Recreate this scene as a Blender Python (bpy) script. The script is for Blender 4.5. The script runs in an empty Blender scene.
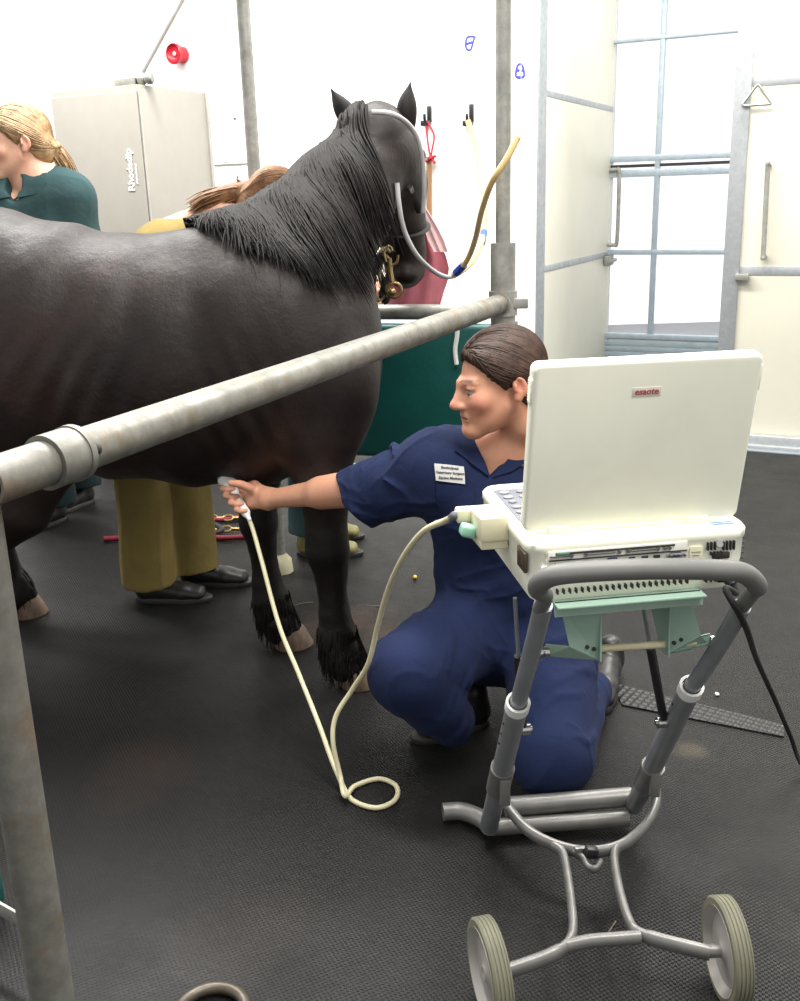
import bpy, bmesh, math, random
import numpy as np
from mathutils import Vector, Matrix, noise as mnoise
random.seed(7); RNG = np.random.default_rng(7)
SC = bpy.context.scene
COL = SC.collection
PI = math.pi

# ------------------------------------------------------------------ camera
TH, RO, FPX = math.radians(16.8), math.radians(1.7), 1000.0
CAMP = Vector((0, 0, 1.4))
F_ = Vector((0, math.cos(TH), -math.sin(TH)))
R0 = Vector((1, 0, 0)); U0 = Vector((0, math.sin(TH), math.cos(TH)))
CR = math.cos(RO)*R0 - math.sin(RO)*U0
CU = math.sin(RO)*R0 + math.cos(RO)*U0
cd = bpy.data.cameras.new('camera'); cam = bpy.data.objects.new('camera', cd); COL.objects.link(cam)
M3 = Matrix((CR, CU, -F_)).transposed()
cam.matrix_world = Matrix.Translation(CAMP) @ M3.to_4x4()
cd.sensor_fit = 'HORIZONTAL'; cd.sensor_width = 36.0; cd.lens = 36.0*FPX/800.0; cd.clip_start = 0.05
SC.camera = cam

def ray(px, py): return F_ + CR*((px-400)/FPX) + CU*((500.5-py)/FPX)
def D(px, py, y):                       # point of the sight line at world depth y
    r = ray(px, py); return CAMP + r*(y/r.y)
def H(px, py, h):                       # ... at height h
    r = ray(px, py); return CAMP + r*((h-1.4)/r.z)
def PLN(px, py, p, n):                  # ... on a plane
    r = ray(px, py); return CAMP + r*((Vector(p)-CAMP).dot(n)/r.dot(n))

# ------------------------------------------------------------------ materials
def lin(c):
    return tuple((x/255/12.92 if x/255 <= .04045 else ((x/255+.055)/1.055)**2.4) for x in c)
def rgba(c): return (*lin(c), 1.0)
class NT:
    def __init__(s, name):
        s.m = bpy.data.materials.new(name); s.m.use_nodes = True; s.t = s.m.node_tree
        s.b = s.t.nodes['Principled BSDF']; s.out = s.t.nodes['Material Output']
    def n(s, kind, **kw):
        x = s.t.nodes.new('ShaderNode'+kind)
        for k, v in kw.items(): setattr(x, k, v)
        return x
    def l(s, a, b): s.t.links.new(a, b)
    def val(s, node, key, v): node.inputs[key].default_value = v
    def co(s, scale=(1,1,1), rot=(0,0,0), kind='Object'):
        tc = s.n('TexCoord'); mp = s.n('Mapping'); s.l(tc.outputs[kind], mp.inputs['Vector'])
        mp.inputs['Scale'].default_value = scale; mp.inputs['Rotation'].default_value = rot
        return mp.outputs['Vector']
    def noise(s, vec, scale, detail=4, rough=.6, dist=0):
        x = s.n('TexNoise'); s.l(vec, x.inputs['Vector']); s.val(x,'Scale',scale); s.val(x,'Detail',detail)
        s.val(x,'Roughness',rough); s.val(x,'Distortion',dist); return x.outputs['Fac']
    def ramp(s, fac, stops, interp='LINEAR'):
        r = s.n('ValToRGB'); s.l(fac, r.inputs['Fac']); e = r.color_ramp; e.interpolation = interp
        while len(e.elements) < len(stops): e.elements.new(.5)
        for q, (p, c) in zip(e.elements, stops):
            q.position = p; q.color = c if len(c) == 4 else (*c, 1)
        return r.outputs['Color']
    def mix(s, fac, a, b, mode='MIX'):
        x = s.n('Mix', data_type='RGBA', blend_type=mode)
        for v, i in ((fac, 0), (a, 6), (b, 7)):
            if isinstance(v, (float, int, tuple)): x.inputs[i].default_value = v
            else: s.l(v, x.inputs[i])
        return x.outputs[2]
    def math(s, op, a, b=None):
        x = s.n('Math', operation=op)
        for i, v in enumerate((a, b)):
            if v is None: continue
            if isinstance(v, (float, int)): x.inputs[i].default_value = v
            else: s.l(v, x.inputs[i])
        return x.outputs[0]
    def bump(s, h, strength, dist=.01):
        x = s.n('Bump'); s.l(h, x.inputs['Height']); s.val(x,'Strength',strength); s.val(x,'Distance',dist)
        s.l(x.outputs['Normal'], s.b.inputs['Normal']); return x

def mat(name, c, rough=.5, metal=0, var=.08, vscale=12, bump=0, bscale=200, spec=.5, sheen=0, bdist=.002, c2=None, stretch=(1,1,1)):
    k = NT(name); v = k.co(stretch)
    f = k.noise(v, vscale)
    c = lin(c); lo = tuple(x*(1-var*2) for x in c) if c2 is None else lin(c2); hi = tuple(min(1, x*(1+var)) for x in c)
    col = k.ramp(f, [(.3, lo), (.7, hi)]); k.l(col, k.b.inputs['Base Color'])
    k.val(k.b,'Roughness',rough); k.val(k.b,'Metallic',metal); k.val(k.b,'Specular IOR Level',spec)
    if sheen: k.val(k.b,'Sheen Weight',sheen)
    if bump: k.bump(k.noise(v, bscale, 3), bump, bdist)
    return k.m

def galv(name, base=(166,165,158), dark=(132,132,126), stain=(120,98,70), stain_amt=.35, rough=.4, metal=.35):
    k = NT(name); v = k.co(); f = k.noise(v, 22, 5, .65); sp = k.n('TexVoronoi'); k.l(v, sp.inputs['Vector']); k.val(sp,'Scale',70)
    c = k.ramp(f, [(.3, lin(dark)), (.65, lin(base))])
    c = k.mix(.10, c, k.ramp(sp.outputs['Color'], [(.2,(.3,.3,.3)),(.8,(.7,.7,.7))]), 'OVERLAY')
    st = k.noise(v, 7, 6, .75); m = k.ramp(st, [(.56, (0,0,0)), (.72, (stain_amt,)*3)])
    c = k.mix(m, c, (*lin(stain), 1)); k.l(c, k.b.inputs['Base Color'])
    k.val(k.b,'Metallic',metal); r = k.ramp(f, [(.3,(rough+.15,)*3),(.7,(rough-.06,)*3)]); k.l(r, k.b.inputs['Roughness'])
    k.bump(k.noise(v, 90, 5), .12, .003); return k.m

def floor_mat():
    k = NT('black_rubber_matting'); v = k.co(rot=(0,0,math.radians(18)))
    sx = k.n('SeparateXYZ'); k.l(v, sx.inputs[0])
    big = k.noise(v, 1.3, 5, .6); fine = k.noise(v, 40, 5, .7); mid = k.noise(v, 6, 6, .7)
    c = k.ramp(big, [(.35, lin((13,12,12))), (.7, lin((21,20,20)))])
    c = k.mix(.35, c, k.ramp(fine, [(.3, lin((8,8,8))), (.75, lin((30,29,28)))]))
    # trodden-in brown dirt, in patches of its own
    geo = k.n('NewGeometry')
    for (px, py, rad, col, amt) in ((150,765,.17,(44,32,28),.5),(345,625,.2,(84,64,50),.6),(400,640,.14,(80,62,50),.5),(525,905,.09,(22,20,20),.7),
                               (555,700,.0001,(90,80,60),.0),(690,750,.05,(96,86,68),.35),(250,930,.2,(38,32,30),.5),(120,800,.12,(34,27,25),.5)):
        if amt == 0: continue
        p = H(px, py, 0); vm = k.n('VectorMath', operation='DISTANCE'); k.l(geo.outputs['Position'], vm.inputs[0]); vm.inputs[1].default_value = p
        d = k.math('DIVIDE', vm.outputs['Value'], rad*2); d = k.math('ADD', d, k.math('MULTIPLY', mid, .9))
        m = k.ramp(d, [(.55, (amt,)*3), (.95, (0,0,0))]); c = k.mix(m, c, (*lin(col), 1))
    spk = k.ramp(k.noise(v, 230, 2, .5), [(.76,(0,0,0)),(.8,(.35,)*3)]); c = k.mix(spk, c, (*lin((120,112,100)),1))
    k.l(c, k.b.inputs['Base Color'])
    w = 2*PI/.0115
    a = k.math('SINE', k.math('MULTIPLY', sx.outputs[0], w)); b = k.math('SINE', k.math('MULTIPLY', sx.outputs[1], w))
    stud = k.math('MAXIMUM', k.math('MULTIPLY', a, b), 0.0)
    wear = k.ramp(k.noise(v, 1.1, 3, .5), [(.38,(.15,)*3),(.56,(1,)*3)])
    hgt = k.math('ADD', k.math('MULTIPLY', stud, wear), k.math('MULTIPLY', fine, .5))
    k.bump(hgt, .8, .004)
    r = k.ramp(mid, [(.3,(.40,)*3),(.7,(.58,)*3)]); k.l(r, k.b.inputs['Roughness']); k.val(k.b,'Specular IOR Level',.26)
    return k.m

M = {}
M['floor'] = floor_mat()
M['wall'] = mat('white_wall_paint', (252,251,247), .6, var=.01, vscale=3)
M['cream'] = mat('cream_door_panel', (228,224,206), .45, var=.02, vscale=4)
M['galv'] = galv('galvanised_steel')
M['galv_dirty'] = galv('galvanised_steel_rusty', base=(134,132,124), dark=(104,102,94), stain=(128,98,66), stain_amt=.75)
M['doorsteel'] = galv('door_edge_steel', base=(176,180,182), dark=(158,162,164), stain_amt=.05)
M['sash'] = galv('window_bar_steel', base=(176,188,198), dark=(158,172,184), stain_amt=.02)
M['plastic'] = mat('cream_plastic', (250,249,230), .42, var=.02, vscale=8, bump=.08, bscale=900, bdist=.0006)
M['plastic2'] = mat('beige_plastic', (214,208,178), .48, var=.03, vscale=8)
M['green_plastic'] = mat('mint_painted_metal', (146,172,156), .4, var=.04, vscale=9)
M['mint'] = mat('mint_latch_plastic', (148,200,176), .4)
M['grey_grip'] = mat('grey_handle_coating', (114,113,110), .5, var=.05, vscale=18)
M['tube'] = mat('grey_lacquered_tube', (146,148,152), .3, metal=.35, var=.06, vscale=20)
M['tube_low'] = mat('grey_lacquered_lower_tube', (138,140,143), .32, metal=.35, var=.06, vscale=20)
M['alu'] = mat('cast_aluminium', (132,130,127), .4, metal=.5, var=.07, vscale=30, bump=.1, bscale=400)
M['chrome'] = mat('bright_steel', (190,190,188), .22, metal=.9, var=.05)
M['white_plastic'] = mat('white_plastic', (236,236,232), .4)
M['black_plastic'] = mat('black_plastic', (28,28,30), .4)
M['black_rubber'] = mat('black_rubber', (34,34,35), .6)
M['tyre'] = mat('grey_green_rubber_tyre', (112,110,92), .7, var=.1)
M['wheel'] = mat('silver_grey_wheel_disc', (168,164,158), .4, metal=.2)
M['slot'] = mat('dark_slot', (46,43,38), .7)
M['ivory'] = mat('ivory_rod', (216,206,170), .35)
M['key'] = mat('grey_keypad', (104,107,116), .5)
M['paper'] = mat('white_label_paper', (240,240,236), .6)
M['blue_print'] = mat('blue_print', (110,150,200), .5)
M['red_print'] = mat('dull_red_print', (170,84,80), .5)
M['green_pcb'] = mat('green_circuit_board', (60,110,90), .5)
M['cable'] = mat('cream_probe_cable', (216,208,172), .42, var=.05)
M['teal_pad'] = mat('teal_vinyl', (16,82,77), .42, var=.1, vscale=6, bump=.2, bscale=60, bdist=.004)
M['locker'] = mat('light_grey_locker_paint', (152,148,140), .45, var=.02)
M['locker_edge'] = mat('locker_edge_grey', (160,158,152), .5)
M['red_alarm'] = mat('red_alarm_plastic', (190,30,48), .35)
M['blue_ink'] = mat('blue_marker_ink', (70,74,190), .6)
M['latex'] = mat('amber_latex_tube', (212,176,108), .35, var=.06)
M['latex2'] = mat('amber_latex_tube_brightened', (238,206,144), .35, var=.06)  # same amber latex, colour brightened to offset the shade on the second tube
M['clear_tube'] = mat('cloudy_clear_tube', (186,184,186), .25)
M['blue_tape'] = mat('blue_tape', (44,80,190), .5)
M['pink'] = mat('dusty_pink_cloth', (196,112,124), .8, var=.1, vscale=14, sheen=.3)
M['pale_pink'] = mat('pale_pink_cloth', (240,206,208), .8, var=.05, sheen=.3)
M['red_cord'] = mat('red_cord', (176,36,52), .7)
M['wood'] = mat('weathered_wood', (150,112,76), .6, var=.15, stretch=(1,1,.1))
M['brass'] = mat('brass', (150,128,84), .3, metal=.8)
M['rope_dark'] = mat('black_rope', (36,32,30), .8)
M['rope_tan'] = mat('tan_rope', (170,150,110), .8)
M['burgundy'] = mat('burgundy_rope', (120,24,44), .8, var=.2, vscale=80)
M['pane'] = None
k = NT('frosted_outer_glazing'); t_ = k.n('BsdfTranslucent'); t_.inputs[0].default_value = (.95,.97,1,1); tr = k.n('BsdfTransparent'); mx = k.n('MixShader')
k.val(mx, 0, .75); k.l(t_.outputs[0], mx.inputs[1]); k.l(tr.outputs[0], mx.inputs[2]); k.l(mx.outputs[0], k.out.inputs[0]); M['pane'] = k.m

def tag(o, label=None, cat=None, group=None, kind=None):
    if label: o['label'] = label
    if cat: o['category'] = cat
    if group: o['group'] = group
    if kind: o['kind'] = kind
    return o
def empty(name, loc, label, cat, group=None):
    o = bpy.data.objects.new(name, None); COL.objects.link(o); o.location = loc; o.empty_display_size = .05
    tag(o, label, cat, group); bpy.context.view_layer.update(); return o

def link(name, me, parent=None, mats=None, smooth=None):
    o = bpy.data.objects.new(name, me); COL.objects.link(o)
    if mats is not None:
        for m in (mats if isinstance(mats, (list, tuple)) else [mats]): me.materials.append(m)
    if parent is not None:
        o.parent = parent
        if parent.type == 'EMPTY': o.matrix_parent_inverse = Matrix.Translation(-parent.location)
    return o

class MB:
    """collects shapes in world space; build() links them as one mesh object"""
    def __init__(s): s.v = []; s.f = []; s.mi = []; s.sm = []
    def add(s, vs, fs, mi=0, smooth=True):
        o = len(s.v); s.v += [tuple(v) for v in vs]; s.f += [tuple(i+o for i in f) for f in fs]
        s.mi += [mi]*len(fs); s.sm += [smooth]*len(fs); return s
    def bm(s, b, mi=0, smooth=False, mtx=None):
        b.verts.ensure_lookup_table(); vs = [(mtx @ v.co) if mtx else v.co.copy() for v in b.verts]
        b.verts.index_update(); fs = [[v.index for v in f.verts] for f in b.faces]; s.add(vs, fs, mi, smooth); b.free(); return s
    def box(s, c, size, rot=None, bev=0, seg=2, mi=0, smooth=None):
        b = bmesh.new(); bmesh.ops.create_cube(b, size=1)
        for v in b.verts: v.co = Vector((v.co.x*size[0], v.co.y*size[1], v.co.z*size[2]))
        if bev: bmesh.ops.bevel(b, geom=list(b.edges), offset=bev, segments=seg, profile=.5, affect='EDGES')
        m = Matrix.Translation(Vector(c)) @ (rot.to_4x4() if rot else Matrix.Identity(4))
        return s.bm(b, mi, bool(bev) if smooth is None else smooth, m)
    def tube(s, path, r, seg=14, mi=0, caps=True, closed=False, ry=None, up=None):
        P = [Vector(p) for p in path]; n = len(P); rr = r if isinstance(r, (list, tuple)) else [r]*n
        T = []
        for i in range(n):
            a = P[(i-1) % n] if closed else P[max(i-1,0)]; b = P[(i+1) % n] if closed else P[min(i+1,n-1)]
            T.append((b-a).normalized())
        u = Vector(up) if up else (Vector((0,0,1)) if abs(T[0].z) < .9 else Vector((0,1,0)))
        vs, fs = [], []
        for i in range(n):
            u = (u - T[i]*u.dot(T[i])).normalized(); w = T[i].cross(u)
            for j in range(seg):
                a = 2*PI*j/seg; k2 = (ry or 1.0)
                vs.append(P[i] + w*(math.cos(a)*rr[i]) + u*(math.sin(a)*rr[i]*k2))
        m = n if closed else n-1
        for i in range(m):
            for j in range(seg):
                a, b = i*seg+j, i*seg+(j+1) % seg; c, d = ((i+1) % n)*seg+(j+1) % seg, ((i+1) % n)*seg+j
                fs.append((a, b, c, d))
        s.add(vs, fs, mi, True)
        if caps and not closed:
            s.add(vs[:seg], [tuple(range(seg))[::-1]], mi, False); s.add(vs[-seg:], [tuple(range(seg))], mi, False)
        return s
    def pipe(s, a, b, r, t=.004, seg=28, mi=0):      # an open-ended pipe with wall thickness
        a, b = Vector(a), Vector(b); T = (b-a).normalized(); u = T.orthogonal().normalized(); w = T.cross(u)
        rings = [(a, r), (b, r), (b, r-t), (a, r-t)]; vs, fs = [], []
        for p, q in rings: vs += [p + u*(q*math.cos(2*PI*j/seg)) + w*(q*math.sin(2*PI*j/seg)) for j in range(seg)]
        for i in range(4):
            for j in range(seg): fs.append((i*seg+j, i*seg+(j+1) % seg, ((i+1) % 4)*seg+(j+1) % seg, ((i+1) % 4)*seg+j))
        o = len(s.f); s.add(vs, fs, mi, True)
        for q in list(range(o+seg, o+2*seg))+list(range(o+3*seg, o+4*seg)): s.sm[q] = False
        return s
    def lathe(s, prof, org, axis, seg=32, mi=0, smooth=True):
        axis = Vector(axis).normalized(); u = axis.orthogonal().normalized(); w = axis.cross(u); org = Vector(org)
        vs, fs = [], []; n = len(prof)
        for (r, h) in prof: vs += [org + axis*h + (u*math.cos(2*PI*j/seg) + w*math.sin(2*PI*j/seg))*r for j in range(seg)]
        for i in range(n-1):
            for j in range(seg): fs.append((i*seg+j, i*seg+(j+1) % seg, (i+1)*seg+(j+1) % seg, (i+1)*seg+j))
        return s.add(vs, fs, mi, smooth)
    def prism(s, pts, vec, mi=0, bev=0):             # closed polygon of 3D points pushed along vec
        b = bmesh.new(); vv = [b.verts.new(Vector(p)) for p in pts]; f = b.faces.new(vv)
        e = bmesh.ops.extrude_face_region(b, geom=[f]); bmesh.ops.translate(b, vec=Vector(vec), verts=[x for x in e['geom'] if isinstance(x, bmesh.types.BMVert)])
        bmesh.ops.recalc_face_normals(b, faces=b.faces)
        if bev: bmesh.ops.bevel(b, geom=list(b.edges), offset=bev, segments=2, profile=.5, affect='EDGES')
        return s.bm(b, mi, False)
    def sphere(s, c, r, seg=16, mi=0, scale=(1,1,1), rot=None):
        b = bmesh.new(); bmesh.ops.create_uvsphere(b, u_segments=seg, v_segments=max(6, seg//2), radius=1)
        m = Matrix.Translation(Vector(c)) @ (rot.to_4x4() if rot else Matrix.Identity(4)) @ Matrix.Diagonal((r*scale[0], r*scale[1], r*scale[2], 1))
        return s.bm(b, mi, True, m)
    def build(s, name, mats, parent=None, ang=40):
        me = bpy.data.meshes.new(name); me.from_pydata(s.v, [], s.f); me.update()
        me.polygons.foreach_set('material_index', s.mi); me.polygons.foreach_set('use_smooth', s.sm)
        b = bmesh.new(); b.from_mesh(me); bmesh.ops.recalc_face_normals(b, faces=b.faces)
        b.to_mesh(me); b.free()
        o = link(name, me, parent, mats)
        me.set_sharp_from_angle(angle=math.radians(ang)) if hasattr(me, 'set_sharp_from_angle') else None
        return o

def crom(pts, n=8, closed=False):                      # Catmull-Rom through points
    P = [Vector(p) for p in pts]; out = []; L = len(P)
    rng = range(L) if closed else range(L-1)
    for i in rng:
        g = (lambda j: P[j % L]) if closed else (lambda j: P[min(max(j,0),L-1)])
        p0, p1, p2, p3 = g(i-1), g(i), g(i+1), g(i+2)
        for q in range(n):
            t = q/n; out.append(.5*((2*p1)+(p2-p0)*t+(2*p0-5*p1+4*p2-p3)*t*t+(3*p1-p0-3*p2+p3)*t**3))
    if not closed: out.append(P[-1])
    return out

def text_mesh(txt, size, loc, xdir, ydir, mat_, name, parent, thick=.0006, align='CENTER', shear=0, bold=0):
    cu = bpy.data.curves.new(name, 'FONT'); cu.body = txt; cu.size = size; cu.extrude = thick; cu.align_x = align; cu.align_y = 'CENTER'; cu.shear = shear; cu.offset = bold
    cu.resolution_u = 3
    o = bpy.data.objects.new(name, cu); COL.objects.link(o)
    X = Vector(xdir).normalized(); Y = Vector(ydir).normalized(); Z = X.cross(Y)
    mw = Matrix.Translation(Vector(loc)) @ Matrix((X, Y, Z)).transposed().to_4x4()
    dg = bpy.context.evaluated_depsgraph_get(); me = bpy.data.meshes.new_from_object(o.evaluated_get(dg)); me.transform(mw)
    bpy.data.objects.remove(o); me.materials.clear()
    return link(name, me, parent, mat_)

def split(o, name=None):
    """every separate piece of a mesh becomes an object of its own with the same parent"""
    me = o.data; n = len(me.vertices); par = list(range(n))
    def find(x):
        while par[x] != x: par[x] = par[par[x]]; x = par[x]
        return x
    for p in me.polygons:
        v = p.vertices; a = find(v[0])
        for x in v[1:]:
            b = find(x)
            if a != b: par[b] = a
    # shells that share a corner position (caps) belong together
    seen = {}
    for v in me.vertices:
        key = tuple(round(c, 5) for c in v.co)
        if key in seen:
            a, b = find(seen[key]), find(v.index)
            if a != b: par[b] = a
        else: seen[key] = v.index
    groups = {}
    for p in me.polygons: groups.setdefault(find(p.vertices[0]), []).append(p)
    if len(groups) < 2: return [o]
    out = []; nm = name or o.name.split('.')[0]; mats = list(me.materials); par_ = o.parent
    for ps in groups.values():
        m = MB(); idx = {}; vs = []; fs = []
        for p in ps:
            f = []
            for v in p.vertices:
                if v not in idx: idx[v] = len(vs); vs.append(me.vertices[v].co.copy())
                f.append(idx[v])
            fs.append(f)
        m.add(vs, fs); m.mi = [p.material_index for p in ps]; m.sm = [p.use_smooth for p in ps]; out.append((m, nm))
    bpy.data.objects.remove(o)
    return [m.build(nm, mats, par_) for m, nm in out]
# ------------------------------------------------------------------ smooth solids (signed distance -> mesh)
import openvdb as _vdb
def _a(p): return np.array(p, dtype=np.float32)
class Solid:
    def __init__(s): s.p = []          # (op, fn, k)
    def _add(s, fn, k, op): s.p.append((op, fn, k)); return s
    def cone(s, a, b, ra, rb, k=.02, op='u'):
        a, b = _a(a), _a(b); d = b-a; L = float(d@d)+1e-12
        def fn(P):
            t = np.clip(((P-a)@d)/L, 0, 1); return np.linalg.norm(P-a-t[:,None]*d, axis=1)-(ra+(rb-ra)*t*t*(3-2*t))
        return s._add(fn, k, op)
    def chain(s, pts, rad, k=.02, op='u'):
        Q = [_a(p) for p in pts]; n = len(Q)
        def fn(P):
            out = None
            for i in range(n-1):
                d = Q[i+1]-Q[i]; t = np.clip(((P-Q[i])@d)/(float(d@d)+1e-12), 0, 1)
                e = np.linalg.norm(P-Q[i]-t[:,None]*d, axis=1)-(rad[i]+(rad[i+1]-rad[i])*t*t*(3-2*t)); out = e if out is None else np.minimum(out, e)
            return out
        return s._add(fn, k, op)
    def ell(s, c, r, R=None, k=.02, op='u'):
        c, r = _a(c), _a(r); R = np.eye(3, dtype=np.float32) if R is None else np.array(R, dtype=np.float32)   # rows = axes
        def fn(P):
            q = ((P-c)@R.T)/r; n = np.linalg.norm(q, axis=1); g = np.linalg.norm(q/r, axis=1)+1e-9
            return np.where(n < .3, (n-1)*r.min(), n*(n-1)/g)
        return s._add(fn, k, op)
    def box(s, c, h, R=None, rad=.01, k=.02, op='u'):
        c, h = _a(c), _a(h); R = np.eye(3, dtype=np.float32) if R is None else np.array(R, dtype=np.float32)
        def fn(P):
            q = np.abs((P-c)@R.T)-(h-rad); return np.linalg.norm(np.maximum(q,0),axis=1)+np.minimum(q.max(1),0)-rad
        return s._add(fn, k, op)
    def loft(s, pts, rad, A, k=.03, op='u', ck=.0, cap=1.0):
        """elliptical sections (ra along A, rb across) through pts; one primitive, sections share their ends"""
        pts = [_a(p) for p in pts]; A = _a(A)/np.linalg.norm(A); segs = []
        for i in range(len(pts)-1):
            T = pts[i+1]-pts[i]; L = np.linalg.norm(T); T = T/L; a = A-T*(A@T); a = a/np.linalg.norm(a); b = np.cross(T, a)
            segs.append((pts[i], T, L, a, b, rad[i], rad[i+1]))
        def fn(P):
            out = None
            for p, T, L, a, b, r0, r1 in segs:
                w = P-p; t = np.clip((w@T)/L, 0, 1); w = w-(t*L)[:,None]*T
                ra = r0[0]+(r1[0]-r0[0])*t; rb = r0[1]+(r1[1]-r0[1])*t; rc = np.minimum(ra, rb)*cap
                u, v, z = (w@a), (w@b), (w@T)
                n = np.sqrt((u/ra)**2+(v/rb)**2+(z/rc)**2); g = np.sqrt((u/ra**2)**2+(v/rb**2)**2+(z/rc**2)**2)+1e-9
                d = np.where(n < .3, (n-1)*np.minimum(ra, rb), n*(n-1)/g)
                if out is None: out = d
                elif ck > 0:
                    h = np.clip(.5+.5*(out-d)/ck, 0, 1); out = out+(d-out)*h-ck*h*(1-h)
                else: out = np.minimum(out, d)
            return out
        return s._add(fn, k, op)
    def half(s, c, n, k=.005, op='s'):                    # removes (op s) what lies on the side n points to
        c, n = _a(c), _a(n)/np.linalg.norm(n)
        return s._add(lambda P: -((P-c)@n), k, op)
    def comb(s, ds):
        out = None
        for (op, _, k), d in zip(s.p, ds):
            if out is None: out = d; continue
            if op == 'u': h = np.clip(.5+.5*(out-d)/k, 0, 1); out = out+(d-out)*h-k*h*(1-h)
            else: h = np.clip(.5-.5*(out+d)/k, 0, 1); out = out+(-d-out)*h+k*h*(1-h)
        return out
    def ev(s, P):
        P = np.asarray(P, dtype=np.float32); return s.comb([f(P) for _, f, _ in s.p])
    def grad(s, P, e=.004):
        g = np.stack([s.ev(P+_a(v))-s.ev(P-_a(v)) for v in ((e,0,0),(0,e,0),(0,0,e))], 1)
        return g/(np.linalg.norm(g, axis=1)[:,None]+1e-9)
    def verts(s, lo, hi, vox):
        B = 12; lo = _a(lo); n = np.ceil((_a(hi)-lo)/vox/B).astype(int)
        bi = np.stack(np.meshgrid(*[np.arange(q) for q in n], indexing='ij'), -1).reshape(-1, 3)
        cen = lo+(bi+.5)*(B*vox); R = B*vox*.5*1.7321
        Ds = [f(cen.astype(np.float32)) for _, f, _ in s.p]; tot = s.comb(Ds)
        arr = np.empty(tuple(n*B), np.float32)
        big = np.repeat(np.repeat(np.repeat(np.where(tot > 0, 1., -1.).reshape(tuple(n)), B, 0), B, 1), B, 2)*3*vox
        arr[...] = big
        loc = np.stack(np.meshgrid(*[np.arange(B)]*3, indexing='ij'), -1).reshape(-1, 3)
        act = np.nonzero(np.abs(tot) < R*1.9+.02)[0]
        for i in act:
            P = (lo+(bi[i]*B+loc)*vox).astype(np.float32); out = None
            dm = tot[i]
            for (op, f, k), Dp in zip(s.p, Ds):
                if out is not None and ((op == 'u' and Dp[i] > max(dm, 0)+2.6*R+k+.02) or (op == 's' and Dp[i] > 2*R+k+.02)): continue
                d = f(P)
                if out is None: out = d if op == 'u' else np.full(len(P), 1., np.float32); continue
                if op == 'u': h = np.clip(.5+.5*(out-d)/k, 0, 1); out = out+(d-out)*h-k*h*(1-h)
                else: h = np.clip(.5-.5*(out+d)/k, 0, 1); out = out+(-d-out)*h+k*h*(1-h)
            x, y, z = bi[i]*B; arr[x:x+B, y:y+B, z:z+B] = np.clip(out.reshape(B,B,B), -3*vox, 3*vox)
        G = _vdb.FloatGrid(background=3*vox); G.copyFromArray(arr); p, q = G.convertToQuads(0.0)
        return p.astype(np.float64)*vox+lo, q
    def mesh(s, name, lo, hi, vox, mats, parent=None, disp=None, paint=None, keep_big=True, relax=0):
        p, q = s.verts(lo, hi, vox)
        if disp is not None:
            nn = s.grad(p, vox); p = p+nn*disp(p, nn)[:,None]
        me = bpy.data.meshes.new(name); me.vertices.add(len(p)); me.vertices.foreach_set('co', p.astype(np.float32).ravel())
        me.loops.add(q.size); me.loops.foreach_set('vertex_index', q[:, ::1].astype(np.int32).ravel()); me.polygons.add(len(q))
        me.polygons.foreach_set('loop_start', np.arange(0, q.size, 4, dtype=np.int32))
        me.update(calc_edges=True); me.validate()
        b = bmesh.new(); b.from_mesh(me)
        bmesh.ops.recalc_face_normals(b, faces=b.faces)
        if relax:
            for _ in range(relax): bmesh.ops.smooth_vert(b, verts=b.verts, factor=.5, use_axis_x=True, use_axis_y=True, use_axis_z=True)
        b.to_mesh(me); b.free()
        me.polygons.foreach_set('use_smooth', [True]*len(me.polygons)); me.update()
        if paint is not None:
            co = np.empty(len(me.vertices)*3, np.float32); me.vertices.foreach_get('co', co); co = co.reshape(-1, 3)
            c = np.clip(paint(co), 0, 1); at = me.color_attributes.new('Col', 'FLOAT_COLOR', 'POINT')
            at.data.foreach_set('color', np.concatenate([c, np.ones((len(c),1))], 1).astype(np.float32).ravel())
        return link(name, me, parent, mats)

def wav(P, fr, seed=0, oct_=3, stretch=(1,1,1)):            # smooth pseudo noise from rotated sines, about -1..1
    r = np.random.default_rng(seed); P = np.asarray(P)*np.array(stretch); out = np.zeros(len(P)); amp = 1
    warp = np.zeros((len(P), 3))
    for _ in range(3):
        d = r.normal(size=(3,3)); warp += np.sin(P@d*fr*.5+r.uniform(0,6,3))*.6/fr
    for o in range(oct_):
        for _ in range(4):
            d = r.normal(size=3); d /= np.linalg.norm(d); out += amp*np.sin((P+warp)@d*fr+r.uniform(0,6))/2.6
        fr *= 1.9; amp *= .5
    return out/1.6
def folds(P, fr, seed, direction, sharp=2.0):               # cloth folds: ridges running along `direction`
    d = _a(direction)/np.linalg.norm(direction); st = np.eye(3)-.85*np.outer(d, d)
    v = wav(P@st, fr, seed, 2); return 1-np.abs(v)**(1/sharp)*1.6

def rotm(x=0, y=0, z=0):
    return np.array((Matrix.Rotation(z,3,'Z')@Matrix.Rotation(y,3,'Y')@Matrix.Rotation(x,3,'X')))
def smst(e0, e1, x): t = np.clip((x-e0)/(e1-e0), 0, 1); return t*t*(3-2*t)

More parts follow.
